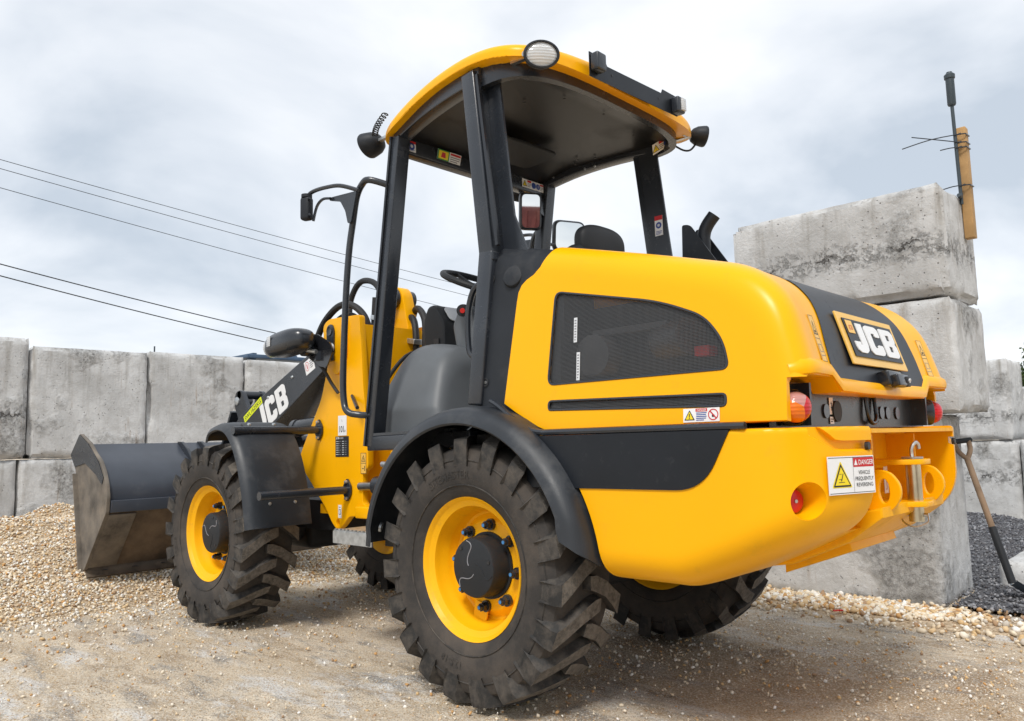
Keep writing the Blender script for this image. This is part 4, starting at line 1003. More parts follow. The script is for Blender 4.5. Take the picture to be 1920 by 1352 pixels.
# ---- canopy frame
cab = G(); YO = .58
def rail(g, a, b_, w, h, mname='black', up=(0, 1, 0)): g.bar(a, b_, w, h, mname, up, .008)
YF, YR = .548, .628          # the canopy is wider at the rear posts than at the front ones
for s in (1, -1):
    g = G(); rail(g, (.850, s*(YF-.035), .93), (.632, s*(YF-.035), 2.345), .062, .075); g.bar((.866, s*(YF+.003), .935), (.648, s*(YF+.003), 2.34), .012, .018, 'black_gloss', (0, 1, 0)); P('front_post', g)
    g = G(); rail(g, (-.030, s*(YR-.035), 1.62), (.058, s*(YR-.035), 2.41), .072, .078); rail(g, (.018, s*.628, 1.075), (-.027, s*(YR-.034), 1.665), .073, .077)
    g.prism([[(-.01, 1.62), (-.185, 1.645), (-.118, 1.80), (-.100, 1.95), (-.082, 2.12), (-.050, 2.41), (.06, 2.41), (-.03, 1.70)]], .010, 'black', ((0, s*(YR-.072), 0), (1, 0, 0), (0, 0, 1)))
    g.bar((-.082, s*(YR-.012), 1.68), (.012, s*(YR-.012), 2.39), .014, .016, 'black_gloss', (0, 1, 0)); P('rear_post', g)
    for z in (2.12, 2.20):
        q = G(); q.cyl((.037, s*(YR+.0005), z), (.037, s*(YR+.002), z), .0045, 'ink', seg=10); P('post_hole', q)
    g = G(); xs_ = np.linspace(.66, .0, 12); zs = [2.375+.028-.20*(x-.20)**2*1.0-.03*max(0, x-.45) for x in xs_]
    pts = [(x, z) for x, z in zip(xs_, zs)]; poly = [(x, z+.030) for x, z in pts]+[(x, z-.034) for x, z in pts[::-1]]
    g.prism([poly], .066, 'black', ((0, s*(YR-.043), 0), (1, -s*.125, 0), (0, 0, 1)), .006); P('side_rail', g)
    g = G(); g.bar((.86, s*(YF-.03), .945), (.10, s*(YR-.045), .955), .065, .055, 'black', (0, 1, 0), .006); g.bar((.86, s*(YF-.02), .985), (.20, s*(YR-.045), .992), .012, .03, 'black', (0, 1, 0)); P('door_sill', g)
g = G(); g.bar((.660, -.53, 2.320), (.660, .53, 2.320), .06, .085, 'black', (0, 0, 1), .008); P('front_header', g)
# rounded rear hoop of the canopy frame
g = G(); pts = []
for t in np.linspace(0, 1, 26):
    a = math.pi*t; ex = .55
    y = .600*math.copysign(abs(math.cos(a))**ex, math.cos(a)); x = .03-.290*abs(math.sin(a))**.60; pts.append((x, y))
vs = []
for (x, y) in pts:
    for (dx, z) in ((0, 2.425), (0, 2.345), (.028, 2.345), (.028, 2.425)): vs.append((x+dx*(1 if abs(y) < .54 else .3), y*(1-.05*(dx > 0)), z))
fs = [[i*4+k, i*4+(k+1) % 4, i*4+4+(k+1) % 4, i*4+4+k] for i in range(len(pts)-1) for k in range(4)]
g.add(vs, fs, 'black', True); P('rear_hoop', g)
# headliner
g = G(); vs = []; hx = np.concatenate([np.linspace(.685, .03, 14), .03-.28*np.linspace(0, 1, 15)[1:]**.8])
for x in hx:
    if x > .03: ym = .592-.125*(x-.03)
    else: sn_ = min(1, ((.03-x)/.288)**(1/.60)); ym = .592*max(.02, math.sqrt(max(0, 1-sn_*sn_)))**.55
    z = min(2.394, 2.486-.34*(x-.17)**2-.064)
    for k in range(13): vs.append((x, ym*(1-k/6), z))
g.add(vs, [[i*13+k, i*13+k+1, (i+1)*13+k+1, (i+1)*13+k] for i in range(len(hx)-1) for k in range(12)], 'headliner', True); hl = P('headliner', g, angle=60)
g = G(); g.prism([rnd([(.30, .24), (.52, .22), (.50, -.20), (.28, -.20)], .05)], .014, 'dark_grey', ((0, 0, 2.366), (1, 0, -.06), (0, 1, 0)), .004); P('sun_visor', g)
# yellow roof skin
def F_roof(p):
    x, y, z = p[:, 0], p[:, 1], p[:, 2]
    ex = np.abs((x-.220)/.530); ey = np.abs(y)/(.650-.115*x); pw = np.where(x > .22, 11., 4.5)
    side = ((ex**pw+ey**pw)**(1/pw)-1)*.5
    edge = 2.486-.34*(x-.17)**2
    top = z-(edge+.045*(1-np.clip(ey, 0, 1)**2))
    bot = (edge-.056)-z
    return smax(smax(side, top, .035), bot, .006)
v, f = shell(F_roof, (.22, 0, 2.458), (.56, .62, .06), 56)
g = G(); g.add(v, f, 'yellow', True); roof = P('roof', g)
# work lights
def worklight(c, d, k=1.0, name='work_light'):
    """oval lamp: turned body, stretched sideways"""
    c = Vector(c); d = Vector(d).normalized(); up = Vector((0, 0, 1)); rt = d.cross(up).normalized(); u2 = rt.cross(d)
    Mx = Matrix((rt*1.32*k, u2*k, d*k)).transposed().to_4x4(); Mx.translation = c
    def lt(prof, m_):
        q = G(); q.lathe(prof, (0, 0, 0), (0, 0, 1), m_, 36); w = G(); w.add(q.v, q.f, m_, True, Mx); return w
    o = P('work_light', lt([(0, -.066), (.018, -.064), (.034, -.052), (.046, -.030), (.0515, 0), (.053, .012), (.051, .018), (.0455, .019), (.0440, .010)], 'plastic'))
    P('lens', lt([(.0445, .011), (.036, .016), (.020, .020), (0, .021)], 'lens_clear'), o)
    P('light_reflector', lt([(.042, .007), (.02, -.03), (0, -.035)], 'steel'), o)
    return o
worklight((-.278, .560, 2.383), (-.76, .62, -.22)); worklight((-.262, -.640, 2.400), (-.66, -.74, -.10), .92); worklight((.86, .520, 2.372), (.93, .30, -.15), 1.1); worklight((.86, -.520, 2.372), (.93, -.30, -.15), 1.1)
for s in (1, -1):
    g = G(); g.bar((-.14, s*.575, 2.395), (-.24, s*.57, 2.392), .02, .012, 'steel'); g.cyl((-.225, s*.60, 2.395), (-.225, s*.53, 2.395), .010, 'galv', seg=10); P('light_bracket', g)
    g = G(); g.bar((.68, s*.52, 2.375), (.80, s*.515, 2.375), .02, .012, 'galv'); P('light_bracket', g)
g = G(); g.tube([(-.16, -.545, 2.36), (-.19, -.58, 2.335), (-.215, -.605, 2.335), (-.235, -.625, 2.365)], .005, 'hose', 6); P('light_cable', g)
# coiled cable at the front roof corner
g = G(); pts = []
for k in range(150):
    t = k/149; a = t*2*math.pi*10; base = Vector((.705-.085*t+.022*math.sin(math.pi*t), .605, 2.350+.080*t)); pts.append(base+Vector((.012*math.cos(a), .012*math.sin(a), .004*math.sin(a))))
g.tube(pts, .0028, 'hose', 5, 1); P('coiled_cable', g)
# rear lamp bar on the roof
g = G(); bx0, bx1 = -.335, -.345
prof2 = [(.345, 2.452), (.345, 2.352), (-.29, 2.372), (-.29, 2.463), (-.175, 2.463), (-.165, 2.442), (.23, 2.428), (.245, 2.452)]
g.prism([prof2], .004, 'panel', ((-.34, 0, 0), (0, 1, 0), (0, 0, 1))); g.box((-.30, .05, 2.40), (.07, .3, .004), 'panel'); lb = P('light_bar', g)
for y in (.315, -.265):
    g = G(); g.box((-.362, y, 2.408), (.04, .058, .072), 'black', None, .008); P('bar_lamp', g, lb)
g = G(); g.box((-.385, -.272, 2.408), (.012, .03, .056), 'lens_clear', None, .003); P('bar_lens', g, lb)
for (y, z) in ((.20, 2.40), (-.14, 2.41)):
    g = G(); g.cyl((-.3425, y, z), (-.3435, y, z), .005, 'ink', seg=10); P('bar_hole', g, lb)
# decals inside the canopy
def strip_label(o, u, v, w=.16, h=.045, kind=0):
    d = Decal(o, u, v, w, h); 
    if kind == 0:
        d.warn(w*.12, h*.5, h*.75); d.rect(w*.24, h*.70, w*.42, h*.95, 'sign_red'); d.lines(w*.25, w*.41, h*.52, h*.17, 3, 'grey_ink'); d.poly(circ(w*.535, h*.5, h*.38, 20), 'sign_blue')
        d.rect(w*.645, 0, w*.652, h, 'grey_ink'); d.poly(circ(w*.745, h*.5, h*.34, 20), 'sign_blue'); d.rect(w*.735, h*.35, w*.755, h*.7, 'white', 2); d.rect(w*.83, h*.70, w*.99, h*.92, 'sign_red'); d.lines(w*.84, w*.98, h*.5, h*.17, 3, 'grey_ink')
    elif kind == 1:
        d.rect(0, h*.78, w, h, 'sign_red'); d.poly(circ(w*.5, h*.52, w*.36, 24), 'sign_blue'); d.poly(circ(w*.5, h*.52, w*.16, 16), 'offwhite', 2); d.lines(w*.12, w*.88, h*.2, h*.065, 3, 'sign_blue')
    elif kind == 2:
        d.rect(0, 0, w*.5, h, 'sign_green'); d.rect(w*.05, h*.1, w*.45, h*.9, 'sign_yellow', 2); d.poly([(w*.15, h*.25), (w*.35, h*.25), (w*.32, h*.75), (w*.18, h*.75)], 'sign_red', 3); d.rect(w*.54, h*.72, w*.98, h*.92, 'sign_red'); d.lines(w*.55, w*.97, h*.5, h*.2, 3, 'grey_ink')
    d.build('canopy_label', L)
strip_label((.627, -.30, 2.295), (0, -1, 0), (0, 0, 1), .17, .046, 0)
strip_label((.627, .30, 2.298), (0, -1, 0), (-.25, 0, 1), .15, .048, 2)
strip_label((.625, .48, 2.290), (0, -1, 0), (0, 0, 1), .05, .05, 1)
strip_label((-.05, -.53, 2.335), (-.55, -.35, .35), (-.2, .4, .75), .15, .05, 0)
strip_label((-.030, -.548, 1.93), (-1, 0, 0), (0, 0, 1), .045, .10, 1)
for x in (.30, .36, .56):
    g = G(); g.cyl((x, -.553+.125*x, 2.37), (x, -.547+.125*x, 2.37), .006, 'galv', seg=10); P('rail_screw', g)
for (x, y) in ((.05, .30), (-.09, .2), (-.11, -.05), (-.06, -.35), (.38, -.45), (.25, -.45), (.33, -.4)):
    g = G(); g.cyl((x, y, 2.3865), (x, y, 2.3835), .006, 'ink', seg=10); P('liner_plug', g, hl)

# ---- grab rails and mirrors
for s in (1, -1):
    Yh = .61*s
    g = G(); g.tube([(.685, s*.540, 2.125), (.745, Yh, 2.15), (.80, Yh, 2.14), (.842, Yh, 2.09), (.872, Yh, 1.98), (.905, Yh, 1.84), (.932, Yh, 1.62), (.955, Yh, 1.27), (.948, Yh, 1.14), (.915, Yh, 1.092), (.87, s*.58, 1.078), (.845, s*.54, 1.075)], .0155, 'black', 12, 5); P('grab_rail', g)
    arm = [(.80, .63, 2.11), (.90, .66, 2.15), (1.00, .67, 2.165), (1.10, .675, 2.17), (1.145, .68, 2.155), (1.15, .68, 2.11)]
    g = G(); g.tube([(a, s*b_, c) for a, b_, c in arm], .010, 'black', 8, 5)
    g.prism([rnd([(.80, 2.105), (1.02, 2.125), (1.02, 2.11), (.93, 2.085), (.89, 2.03), (.87, 1.965), (.845, 1.965)], .012)], .012, 'black', ((0, s*.635, 0), (1, 0, 0), (0, 0, 1)))
    g.tube([(1.0, s*.65, 2.115), (1.05, s*.66, 2.12), (1.085, s*.67, 2.09), (1.10, s*.68, 2.02)], .007, 'black', 6); P('mirror_arm', g)
def mirror(c, u, v, w, h, name):
    c = Vector(c); u = Vector(u).normalized(); v = (Vector(v)-u*Vector(v).dot(u)).normalized(); n_ = u.cross(v)
    pol = rnd([(-w/2, -h/2), (w/2, -h/2), (w/2, h/2), (-w/2, h/2)], min(w, h)*.24, 6)
    g = G(); g.prism([pol], .034, 'black', (c-n_*.02, u, v), .010); o = P(name, g)
    k = 1-.018/w*1.4; pol2 = [(p[0]*k, p[1]*(1-.018/h*1.4)) for p in pol]
    g = G(); g.prism([pol2], .002, 'mirror', (c-n_*.0015, u, v)); P('mirror_glass', g, o)
def aim(c, look, w, h, name):
    """a mirror set so that a person standing behind the machine sees the yard in it"""
    n_ = Vector(look).normalized()-(Vector(c)-Vector((-2.1, 2.7, .95))).normalized(); n_.normalize()
    u = Vector((0, 0, 1)).cross(n_).normalized(); mirror(c, u, n_.cross(u), w, h, name)
# left door mirror is seen edge-on; right one and the interior one show their glass
g = G(); g.box((1.135, .695, 2.085), (.055, .045, .115), 'plastic', Matrix.Rotation(R(20), 3, 'Z'), .014); g.cyl((1.135, .695, 2.14), (1.135, .695, 2.155), .026, 'plastic', seg=20)
for z in (2.045, 2.125): g.cyl((1.11, .70, z), (1.085, .71, z), .006, 'black', seg=8)
P('wing_mirror', g)
aim((.685, -.76, 2.115), (-.98, -.06, .05), .205, .185, 'wing_mirror')
g = G(); g.tube([(.72, -.58, 2.05), (.74, -.66, 2.06), (.72, -.72, 2.08)], .010, 'black', 8); P('mirror_arm', g)
aim((.655, -.395, 2.185), (-.93, .33, .015), .125, .205, 'interior_mirror')
g = G(); g.bar((.64, -.44, 2.20), (.655, -.53, 2.18), .03, .05, 'black'); P('mirror_bracket', g)

# ---- seat and controls
def blob(name, c, e, pw, mname, parent=None, n=14, rot=None, taper=0):
    def Fb(p):
        q = p/np.array(e); q = q.copy(); k = 1-taper*q[:, 2]; q[:, 0] /= k; q[:, 1] /= k
        return (np.abs(q[:, 0])**pw+np.abs(q[:, 1])**pw+np.abs(q[:, 2])**pw)**(1/pw)-1
    v, f = shell(Fb, (0, 0, 0), e, n, max(e)*2.2)
    Mx = Matrix.Translation(c) @ (rot.to_4x4() if rot is not None else Matrix())
    g = G(); g.add(v, f, mname, True, Mx); return P(name, g, parent, 60)
blob('seat_cushion', (.16, 0, 1.30), (.24, .25, .075), 4, 'dark_grey')
sb = blob('seat_back', (-.06, 0, 1.53), (.065, .235, .25), 3.5, 'dark_grey', rot=Matrix.Rotation(R(-6), 3, 'Y'))
blob('headrest', (-.10, 0, 1.775), (.050, .155, .085), 2.8, 'dark_grey', sb)
g = G(); g.box((.12, 0, 1.10), (.34, .36, .28), 'dark_grey', None, .02); P('seat_base', g)
# console: large grey moulding under the dash
def F_con(p):
    x, y, z = p[:, 0], p[:, 1], p[:, 2]
    front = x-(.995-.40*np.maximum(0, z-1.18)); back = (.44+.10*np.sin((z-.95)*4))-x
    side = np.abs(y-.0)-(.44-.42*np.maximum(0, z-1.10)); top = z-(1.445-.25*np.maximum(0, .84-x))
    f = smax(front, side, .14); f = smax(f, top, .13); f = smax(f, back, .08); return smax(f, .955-z, .01)
v, f = shell(F_con, (.74, .0, 1.12), (.28, .42, .26), 44)
g = G(); g.add(v, f, 'grey_plastic', True); P('console', g, angle=60)
g = G(); g.tube([(.985, .425, .96), (.985, .425, 1.10), (.955, .36, 1.25), (.905, .28, 1.37), (.88, .18, 1.405)], .010, 'dark_grey', 8); P('console_edge', g)
g = G(); g.lathe([(.055, .0), (.05, .003), (.045, -.004), (0, -.006)], (.80, .20, 1.392), (-.12, .22, 1), 'grey_plastic', 28); P('console_recess', g)
# instrument pod, column and wheel
g = G(); g.prism([rnd([(1.06, 1.34), (1.075, 1.58), (1.03, 1.655), (.975, 1.655), (.90, 1.555), (.90, 1.34)], [.02, .05, .03, .03, .03, .02])], .24, 'dark_grey', ((-.055, -.045, 0), (1, 0, 0), (0, 0, 1)), .016); dash = P('instrument_pod', g)
g = G(); a = Vector((.843, .055, 1.555)); vv = Vector((.075, 0, .10)).normalized(); g.prism([rnd([(.02, .008), (.18, .008), (.18, .105), (.02, .105)], .03)], .004, 'offwhite', (a+Vector((-.006, 0, .004)), (0, -1, 0), vv)); P('display', g, dash)
for z in (1.42, 1.46):
    g = G(); g.box((.905, .079, z), (.04, .006, .028), 'ink'); P('switch', g, dash)
g = G(); g.prism([rnd([(.82, 1.33), (.86, 1.52), (.80, 1.62), (.72, 1.60), (.66, 1.33)], .025)], .16, 'grey_plastic', ((-.11, .03, 0), (1, 0, 0), (0, 0, 1)), .015); g.cyl((.67, .03, 1.58), (.63, .03, 1.71), .030, 'dark_grey'); P('steering_column', g)
sc_ = Vector((.632, .03, 1.722)); sn = Vector((-.42, 0, .90)).normalized(); sx1 = Vector((0, 1, 0)); sy1 = sn.cross(sx1)
g = G(); g.tube([sc_+.185*(math.cos(t)*sx1+math.sin(t)*sy1) for t in np.linspace(0, 2*math.pi, 32, endpoint=False)], .0165, 'dark_grey', 10, 2, closed=True)
for t in (.5, 2.64, 4.71): g.tube([sc_-sn*.02, sc_-sn*.015+.09*(math.cos(t)*sx1+math.sin(t)*sy1), sc_+.18*(math.cos(t)*sx1+math.sin(t)*sy1)], .011, 'dark_grey', 8)
g.cyl(sc_-sn*.05, sc_-sn*.005, .035, 'dark_grey'); P('steering_wheel', g)
g = G(); g.cyl((.64, .13, 1.580), (.605, .17, 1.570), .030, 'dark_grey', seg=20); g.cyl((.605, .17, 1.570), (.597, .179, 1.567), .012, 'red_plastic', seg=16); P('switch_knob', g)
g = G(); g.tube([(.16, .46, 1.60), (.21, .465, 1.575), (.24, .465, 1.52), (.252, .465, 1.46), (.252, .465, 1.36), (.236, .465, 1.30), (.17, .46, 1.27)], .014, 'black', 8); P('grab_handle', g)
g = G(); g.prism([rnd([(0, 0), (.13, -.02), (.16, .06), (.03, .05)], .012)], .006, 'galv', ((.62, .43, 1.045), (-1, 0, 0), (0, -.75, .5))); P('pedal', g)

# ---- exhaust stack and guard on the right of the hood
g = G(); g.tube([(-.345, -.45, 1.60), (-.35, -.45, 1.78), (-.352, -.45, 1.85), (-.368, -.455, 1.895), (-.402, -.465, 1.94)], .030, 'panel', 18, 5, cap=False); g.tube([(-.345, -.45, 1.60), (-.35, -.45, 1.78), (-.352, -.45, 1.85), (-.368, -.455, 1.895), (-.400, -.4645, 1.937)], .026, 'ink', 18, 5, cap=False); P('exhaust_pipe', g)
g = G(); gp = rnd([(-.265, 1.60), (-.275, 1.905), (-.315, 1.90), (-.46, 1.68), (-.46, 1.60)], [.005, .012, .02, .01, .005])
g.prism([gp], .006, 'panel', ((0, -.395, 0), (1, 0, 0), (0, 0, 1))); g.prism([gp], .006, 'panel', ((0, -.515, 0), (1, 0, 0), (0, 0, 1))); P('exhaust_guard', g)

# ---- front frame
tw = [(1.53, 1.60), (1.48, 1.632), (1.26, 1.625), (1.23, 1.25), (1.19, .94), (1.19, .825), (1.238, .80), (1.238, .645), (1.19, .622), (1.17, .585), (1.36, .572), (1.42, .52), (1.465, .495), (1.515, .53), (1.57, .60), (1.70, .72), (1.86, .86), (1.80, .95), (1.62, 1.2), (1.55, 1.40), (1.56, 1.50)]
tw = rnd(tw, [.03, .04, .02, 0, .01, .02, .02, .02, .01, .01, .02, .03, .04, .03, .03, .02, .04, .03, .05, .05, .05], 4)
for s in (1, -1):
    g = G(); g.prism([tw, circ(1.462, .535, .016, 18, .022)], .036, 'yellow', ((0, s*.285, 0), (1, 0, 0), (0, 0, 1)), .003)
    g.prism([rnd([(1.575, 1.60), (1.56, 1.40), (1.44, 1.30), (1.36, 1.40), (1.37, 1.625), (1.52, 1.63)], [.04, .06, .07, .06, .03, .04])], .020, 'yellow', ((0, s*.312, 0), (1, 0, 0), (0, 0, 1)), .003)
    ft = P('front_frame_plate', g)
    g = G(); g.prism([rnd([(1.475, 1.60), (1.52, 1.59), (1.525, 1.53), (1.50, 1.44), (1.46, 1.44), (1.455, 1.56)], .02)], .012, 'black', ((0, s*.328, 0), (1, 0, 0), (0, 0, 1)), .002); g.lathe([(.026, 0), (.024, .006), (.018, .003), (0, .003)], (1.49, s*.334, 1.56), (0, s, 0), 'black', 24); P('pin_keeper', g, ft)
    g = G(); g.lathe([(.0, .016), (.015, .015), (.026, .010), (.030, 0)], (1.478, s*.334, 1.465), (0, s, 0), 'galv', 20); g.cyl((1.478, s*.349, 1.465), (1.478, s*.352, 1.465), .010, 'ink', seg=6); P('pin_bolt', g, ft)
    for (x, z, ln) in ((1.63, 1.03, .81), (1.36, .71, .81)):
        g = G(); g.cyl((x, s*.31, z), (x, s*ln, z), .021, 'black', seg=20); br = P('fender_bracket', g, ft)
        g = G(); g.prism([rnd([(x-.035, z-.05), (x+.02, z-.05), (x+.02, z+.05), (x-.035, z+.05)], .018) if False else rnd([(x, z-.062), (x+.034, z-.02), (x+.034, z+.02), (x, z+.062), (x-.034, z+.02), (x-.034, z-.02)], .012)], .012, 'black', ((0, s*.312, 0), (1, 0, 0), (0, 0, 1)), .002)
        for dz in (-.042, .042): g.lathe([(0, .012), (.008, .010), (.010, 0)], (x, s*.318, z+dz), (0, s, 0), 'galv', 12)
        P('bracket_flange', g, ft)
g = G(); g.box((1.27, 0, 1.10), (.03, .54, .95), 'yellow'); g.box((1.47, 0, .60), (.42, .54, .05), 'yellow_low'); g.box((1.45, .0, 1.40), (.03, .54, .30), 'yellow'); g.box((1.21, .30, .60), (.12, .06, .06), 'yellow', None, .008); g.box((1.21, -.30, .60), (.12, .06, .06), 'yellow', None, .008); P('front_frame_web', g)
g = G(); g.cyl((WB, -.5, WZ), (WB, .5, WZ), .095, 'dark_grey'); g.box((WB, 0, WZ), (.28, .34, .28), 'dark_grey', None, .05); g.cyl((1.50, 0, .47), (1.95, 0, .48), .055, 'dark_grey'); g.box((1.75, 0, .56), (.5, .46, .16), 'dark_grey'); P('front_axle', g)
# decals on the frame plate
d = Decal((1.455, .3045, .994), (-1, 0, 0), (0, 0, 1), .078, .106); d.text(.038, .075, .012, 'L', 'ink', mid=True); d.text(.012, .018, .034, '101', 'ink', 1, .02, fit=.042); d.text(.057, .018, .012, 'dB', 'ink', fit=.012); d.build('noise_label', L)
d = Decal((1.480, .3045, .882), (-1, 0, 0), (0, 0, 1), .122, .108, 'ink'); d.text(.006, .094, .011, 'JCB', 'white', 1, .02, fit=.032); d.rect(.045, .094, .075, .103, 'grey_ink')
for i in range(7): d.rect(.006, .080-i*.0115, .03, .083-i*.0115, 'offwhite'); d.rect(.062, .080-i*.0115, .080, .083-i*.0115, 'offwhite'); d.rect(.034, .080-i*.0115, .045 if i % 2 else .052, .083-i*.0115, 'grey_ink'); d.rect(.088, .080-i*.0115, .104, .083-i*.0115, 'grey_ink')
d.build('data_plate', L)
d = Decal((1.250, .3045, .795), (-1, 0, 0), (0, 0, 1), .046, .106, 'plate_yellow'); d.ring([[(.0, .0), (.046, .0), (.046, .106), (.0, .106)], [(.002, .002), (.044, .002), (.044, .104), (.002, .104)]], 'ink'); d.rect(.002, .052, .044, .054, 'ink'); d.ring([[(.006, .062), (.040, .062), (.023, .095)], [(.0105, .065), (.0355, .065), (.023, .0885)]], 'ink'); d.rect(.021, .068, .025, .080, 'ink'); d.rect(.012, .024, .026, .028, 'ink'); d.rect(.031, .014, .036, .040, 'ink'); d.build('warning_label', L)
d = Decal((1.455, .3045, .562), (-1, 0, 0), (0, 0, 1), .030, .068); d.ring([[(.006, .018), (.024, .018), (.024, .045), (.006, .045)], [(.009, .021), (.021, .021), (.021, .042), (.009, .042)]], 'ink'); d.rect(.006, .054, .024, .058, 'grey_ink'); d.build('tie_down_label', L)
# tall tilt-lever plate in the middle, with pin bosses
g = G(); g.prism([rnd([(1.40, 1.845), (1.48, 1.83), (1.53, 1.60), (1.60, 1.30), (1.72, 1.05), (1.30, 1.05), (1.30, 1.55), (1.36, 1.80)], [.045, .045, .1, .05, 0, 0, .05, .05])], .075, 'yellow', ((0, -.10, 0), (1, 0, 0), (0, 0, 1)), .006); g.prism([rnd([(1.54, 1.46), (1.62, 1.38), (1.54, 1.34)], .02)], .12, 'yellow', ((0, -.08, 0), (1, 0, 0), (0, 0, 1)), .004); lev = P('tilt_tower', g)
g = G(); g.cyl((1.43, -.055, 1.775), (1.43, .02, 1.775), .062, 'black', seg=32); g.cyl((1.43, .02, 1.775), (1.43, .035, 1.775), .038, 'dark_grey', seg=28); g.cyl((1.43, -.18, 1.775), (1.43, -.05, 1.775), .055, 'black', seg=32); P('tilt_pin', g, lev)
g = G(); g.cyl((1.46, .0, 1.76), (2.10, .0, 1.66), .042, 'black'); g.cyl((2.10, .0, 1.66), (2.95, 0, 1.325), .022, 'steel'); tl = P('tilt_cylinder', g) if False else None
g = G(); g.prism([rnd([(1.22, 1.38), (1.30, 1.50), (1.36, 1.38)], .02)], .08, 'yellow', ((0, -.24, 0), (1, 0, 0), (0, 0, 1)), .004); P('hose_bracket', g)
# lift arm: one central boom
up_ = [(2.078, 1.489), (2.961, 1.142)]; lw = [(1.887, 1.388), (2.48, 1.075)]
arm = rnd([(1.62, 1.66), (1.45, 1.60), (1.47, 1.50), (1.75, 1.46), (2.48, 1.075), (2.90, .72), (3.02, .45), (3.10, .42), (3.16, .48), (3.12, .80), (2.96, 1.142), (2.078, 1.489)], [.06, .06, .06, .1, .08, .15, .04, .04, .04, .2, .08, .05], 5)
g = G(); g.prism([arm], .24, 'black', ((0, 0, 0), (1, 0, 0), (0, 0, 1)), .004); la = P('lift_arm', g)
ud = Vector((-.883, 0, .347)).normalized(); vd = Vector((.347, 0, .883)).normalized()
g = G(); letters(g, Vector((2.628, .1210, 1.033)), Vector((-.908, 0, .418)), Vector((.418, 0, .908)), .168, 1.05, 'white', .002, slant=.0); P('arm_lettering', g, la)
d = Decal(Vector((2.835, .1208, 1.112)), Vector((-.88, 0, .474)), Vector((.474, 0, .88)), .262, .046, 'lime'); d.text(.012, .010, .028, 'SWL1625KG', 'ink', 1, .012, fit=.238); d.build('load_sticker', la)
d = Decal(Vector((2.07, .1208, 1.372)), Vector((-.883, 0, -.05)).normalized() if False else ud, vd, .105, .085); d.ring([circ(.028, .048, .022, 20, .03), circ(.028, .048, .019, 20, .027)], 'sign_red'); d.rect(.024, .032, .032, .062, 'sign_red'); d.lines(.06, .098, .062, .013, 4, 'grey_ink', hh=.006); d.build('arm_label', la)
for (x, z) in ((2.235, 1.375), (2.53, 1.265)):
    g = G(); g.lathe([(0, .008), (.008, .006), (.011, 0)], (x, .121, z), (0, 1, 0), 'galv', 14); P('arm_rivet', g, la)
# bell crank and link
bc = rnd([(2.955, 1.345), (3.035, 1.335), (3.06, 1.25), (2.98, 1.12), (2.86, 1.06), (2.78, 1.12), (2.88, 1.24)], [.035, .035, .04, .05, .04, .04, .06], 5)
for y in (.075, -.075):
    g = G(); g.prism([bc], .030, 'black', ((0, y, 0), (1, 0, 0), (0, 0, 1)), .003); b0 = P('bell_crank', g)
    g = G(); g.lathe([(0, .012), (.016, .011), (.028, .007), (.030, 0)], (3.012, y+(.015 if y > 0 else -.015), 1.268), (0, 1 if y > 0 else -1, 0), 'galv', 20); P('pin_bolt', g, b0)
g = G(); g.cyl((2.985, -.09, 1.31), (2.985, .09, 1.31), .028, 'black'); P('crank_pin', g)
g = G(); g.tube([(3.02, 0, 1.28), (3.10, .0, 1.19), (3.16, 0, 1.06), (3.19, 0, .98), (3.25, 0, .93)], .032, 'black', 12, 5); g.bar((3.10, .06, 1.20), (3.24, .06, .96), .02, .06, 'black', (0, 1, 0)); P('tilt_link', g)
g = G(); g.cyl((1.42, .0, 1.12), (2.03, .0, 1.045), .052, 'black'); g.cyl((2.03, 0, 1.045), (2.10, 0, 1.035), .056, 'black'); g.cyl((2.10, 0, 1.035), (2.45, 0, .99), .026, 'steel'); P('lift_cylinder', g) if False else None
for s in (1, -1):
    g = G(); g.cyl((1.42, s*.19, 1.09), (2.03, s*.19, 1.055), .048, 'black'); g.cyl((2.03, s*.19, 1.055), (2.07, s*.19, 1.052), .053, 'black'); g.cyl((2.07, s*.19, 1.052), (2.55, s*.19, .98), .024, 'steel'); g.cyl((2.55, s*.22, .98), (2.55, s*.12, .98), .04, 'black'); P('lift_cylinder', g)
# bucket, tipped forward on its cutting edge
BW = .87
outer = [(3.454, .993), (3.349, .923), (3.255, .875), (3.185, .81), (3.140, .735), (3.120, .66), (3.131, .561)]
g = G(); th = .014; vs = []; pr = outer+[(3.470, .195)]
inn = []
for i, p in enumerate(pr):
    a = Vector(pr[max(i-1, 0)]); b_ = Vector(pr[min(i+1, len(pr)-1)]); t_ = (b_-a).normalized(); inn.append((p[0]+t_.y*-th*1, p[1]+t_.x*th))
ny_ = 2
for y in (BW, -BW):
    for p in pr: vs.append((p[0], y, p[1]))
    for p in inn: vs.append((p[0], y, p[1]))
n = len(pr); fs = []; ml = []
for i in range(n-1):
    fs.append([i, i+1, 2*n+i+1, 2*n+i]); fs.append([n+i+1, n+i, 3*n+i, 3*n+i+1])
fs += [[0, 2*n, 3*n, n], [n-1, 2*n-1, 4*n-1, 3*n-1]]
for i in range(n-1): fs += [[i, n+i, n+i+1, i+1], [2*n+i, 2*n+i+1, 3*n+i+1, 3*n+i]]
k0 = len(g.f); g.add(vs, fs, 'bucket_blue', False)
kd = g.mi('bucket_dirt')
for i, f_ in enumerate(g.f):
    if all((q % n) in (n-2, n-1) for q in f_): g.m[i] = kd
bk = P('bucket', g, angle=28)
sp = [(3.624, 1.067), (3.800, .926), (3.690, .82), (3.61, .548), (3.525, .165), (3.462, .19), (3.112, .561), (3.100, .66), (3.122, .74), (3.17, .82), (3.24, .885), (3.34, .935), (3.44, 1.0)]
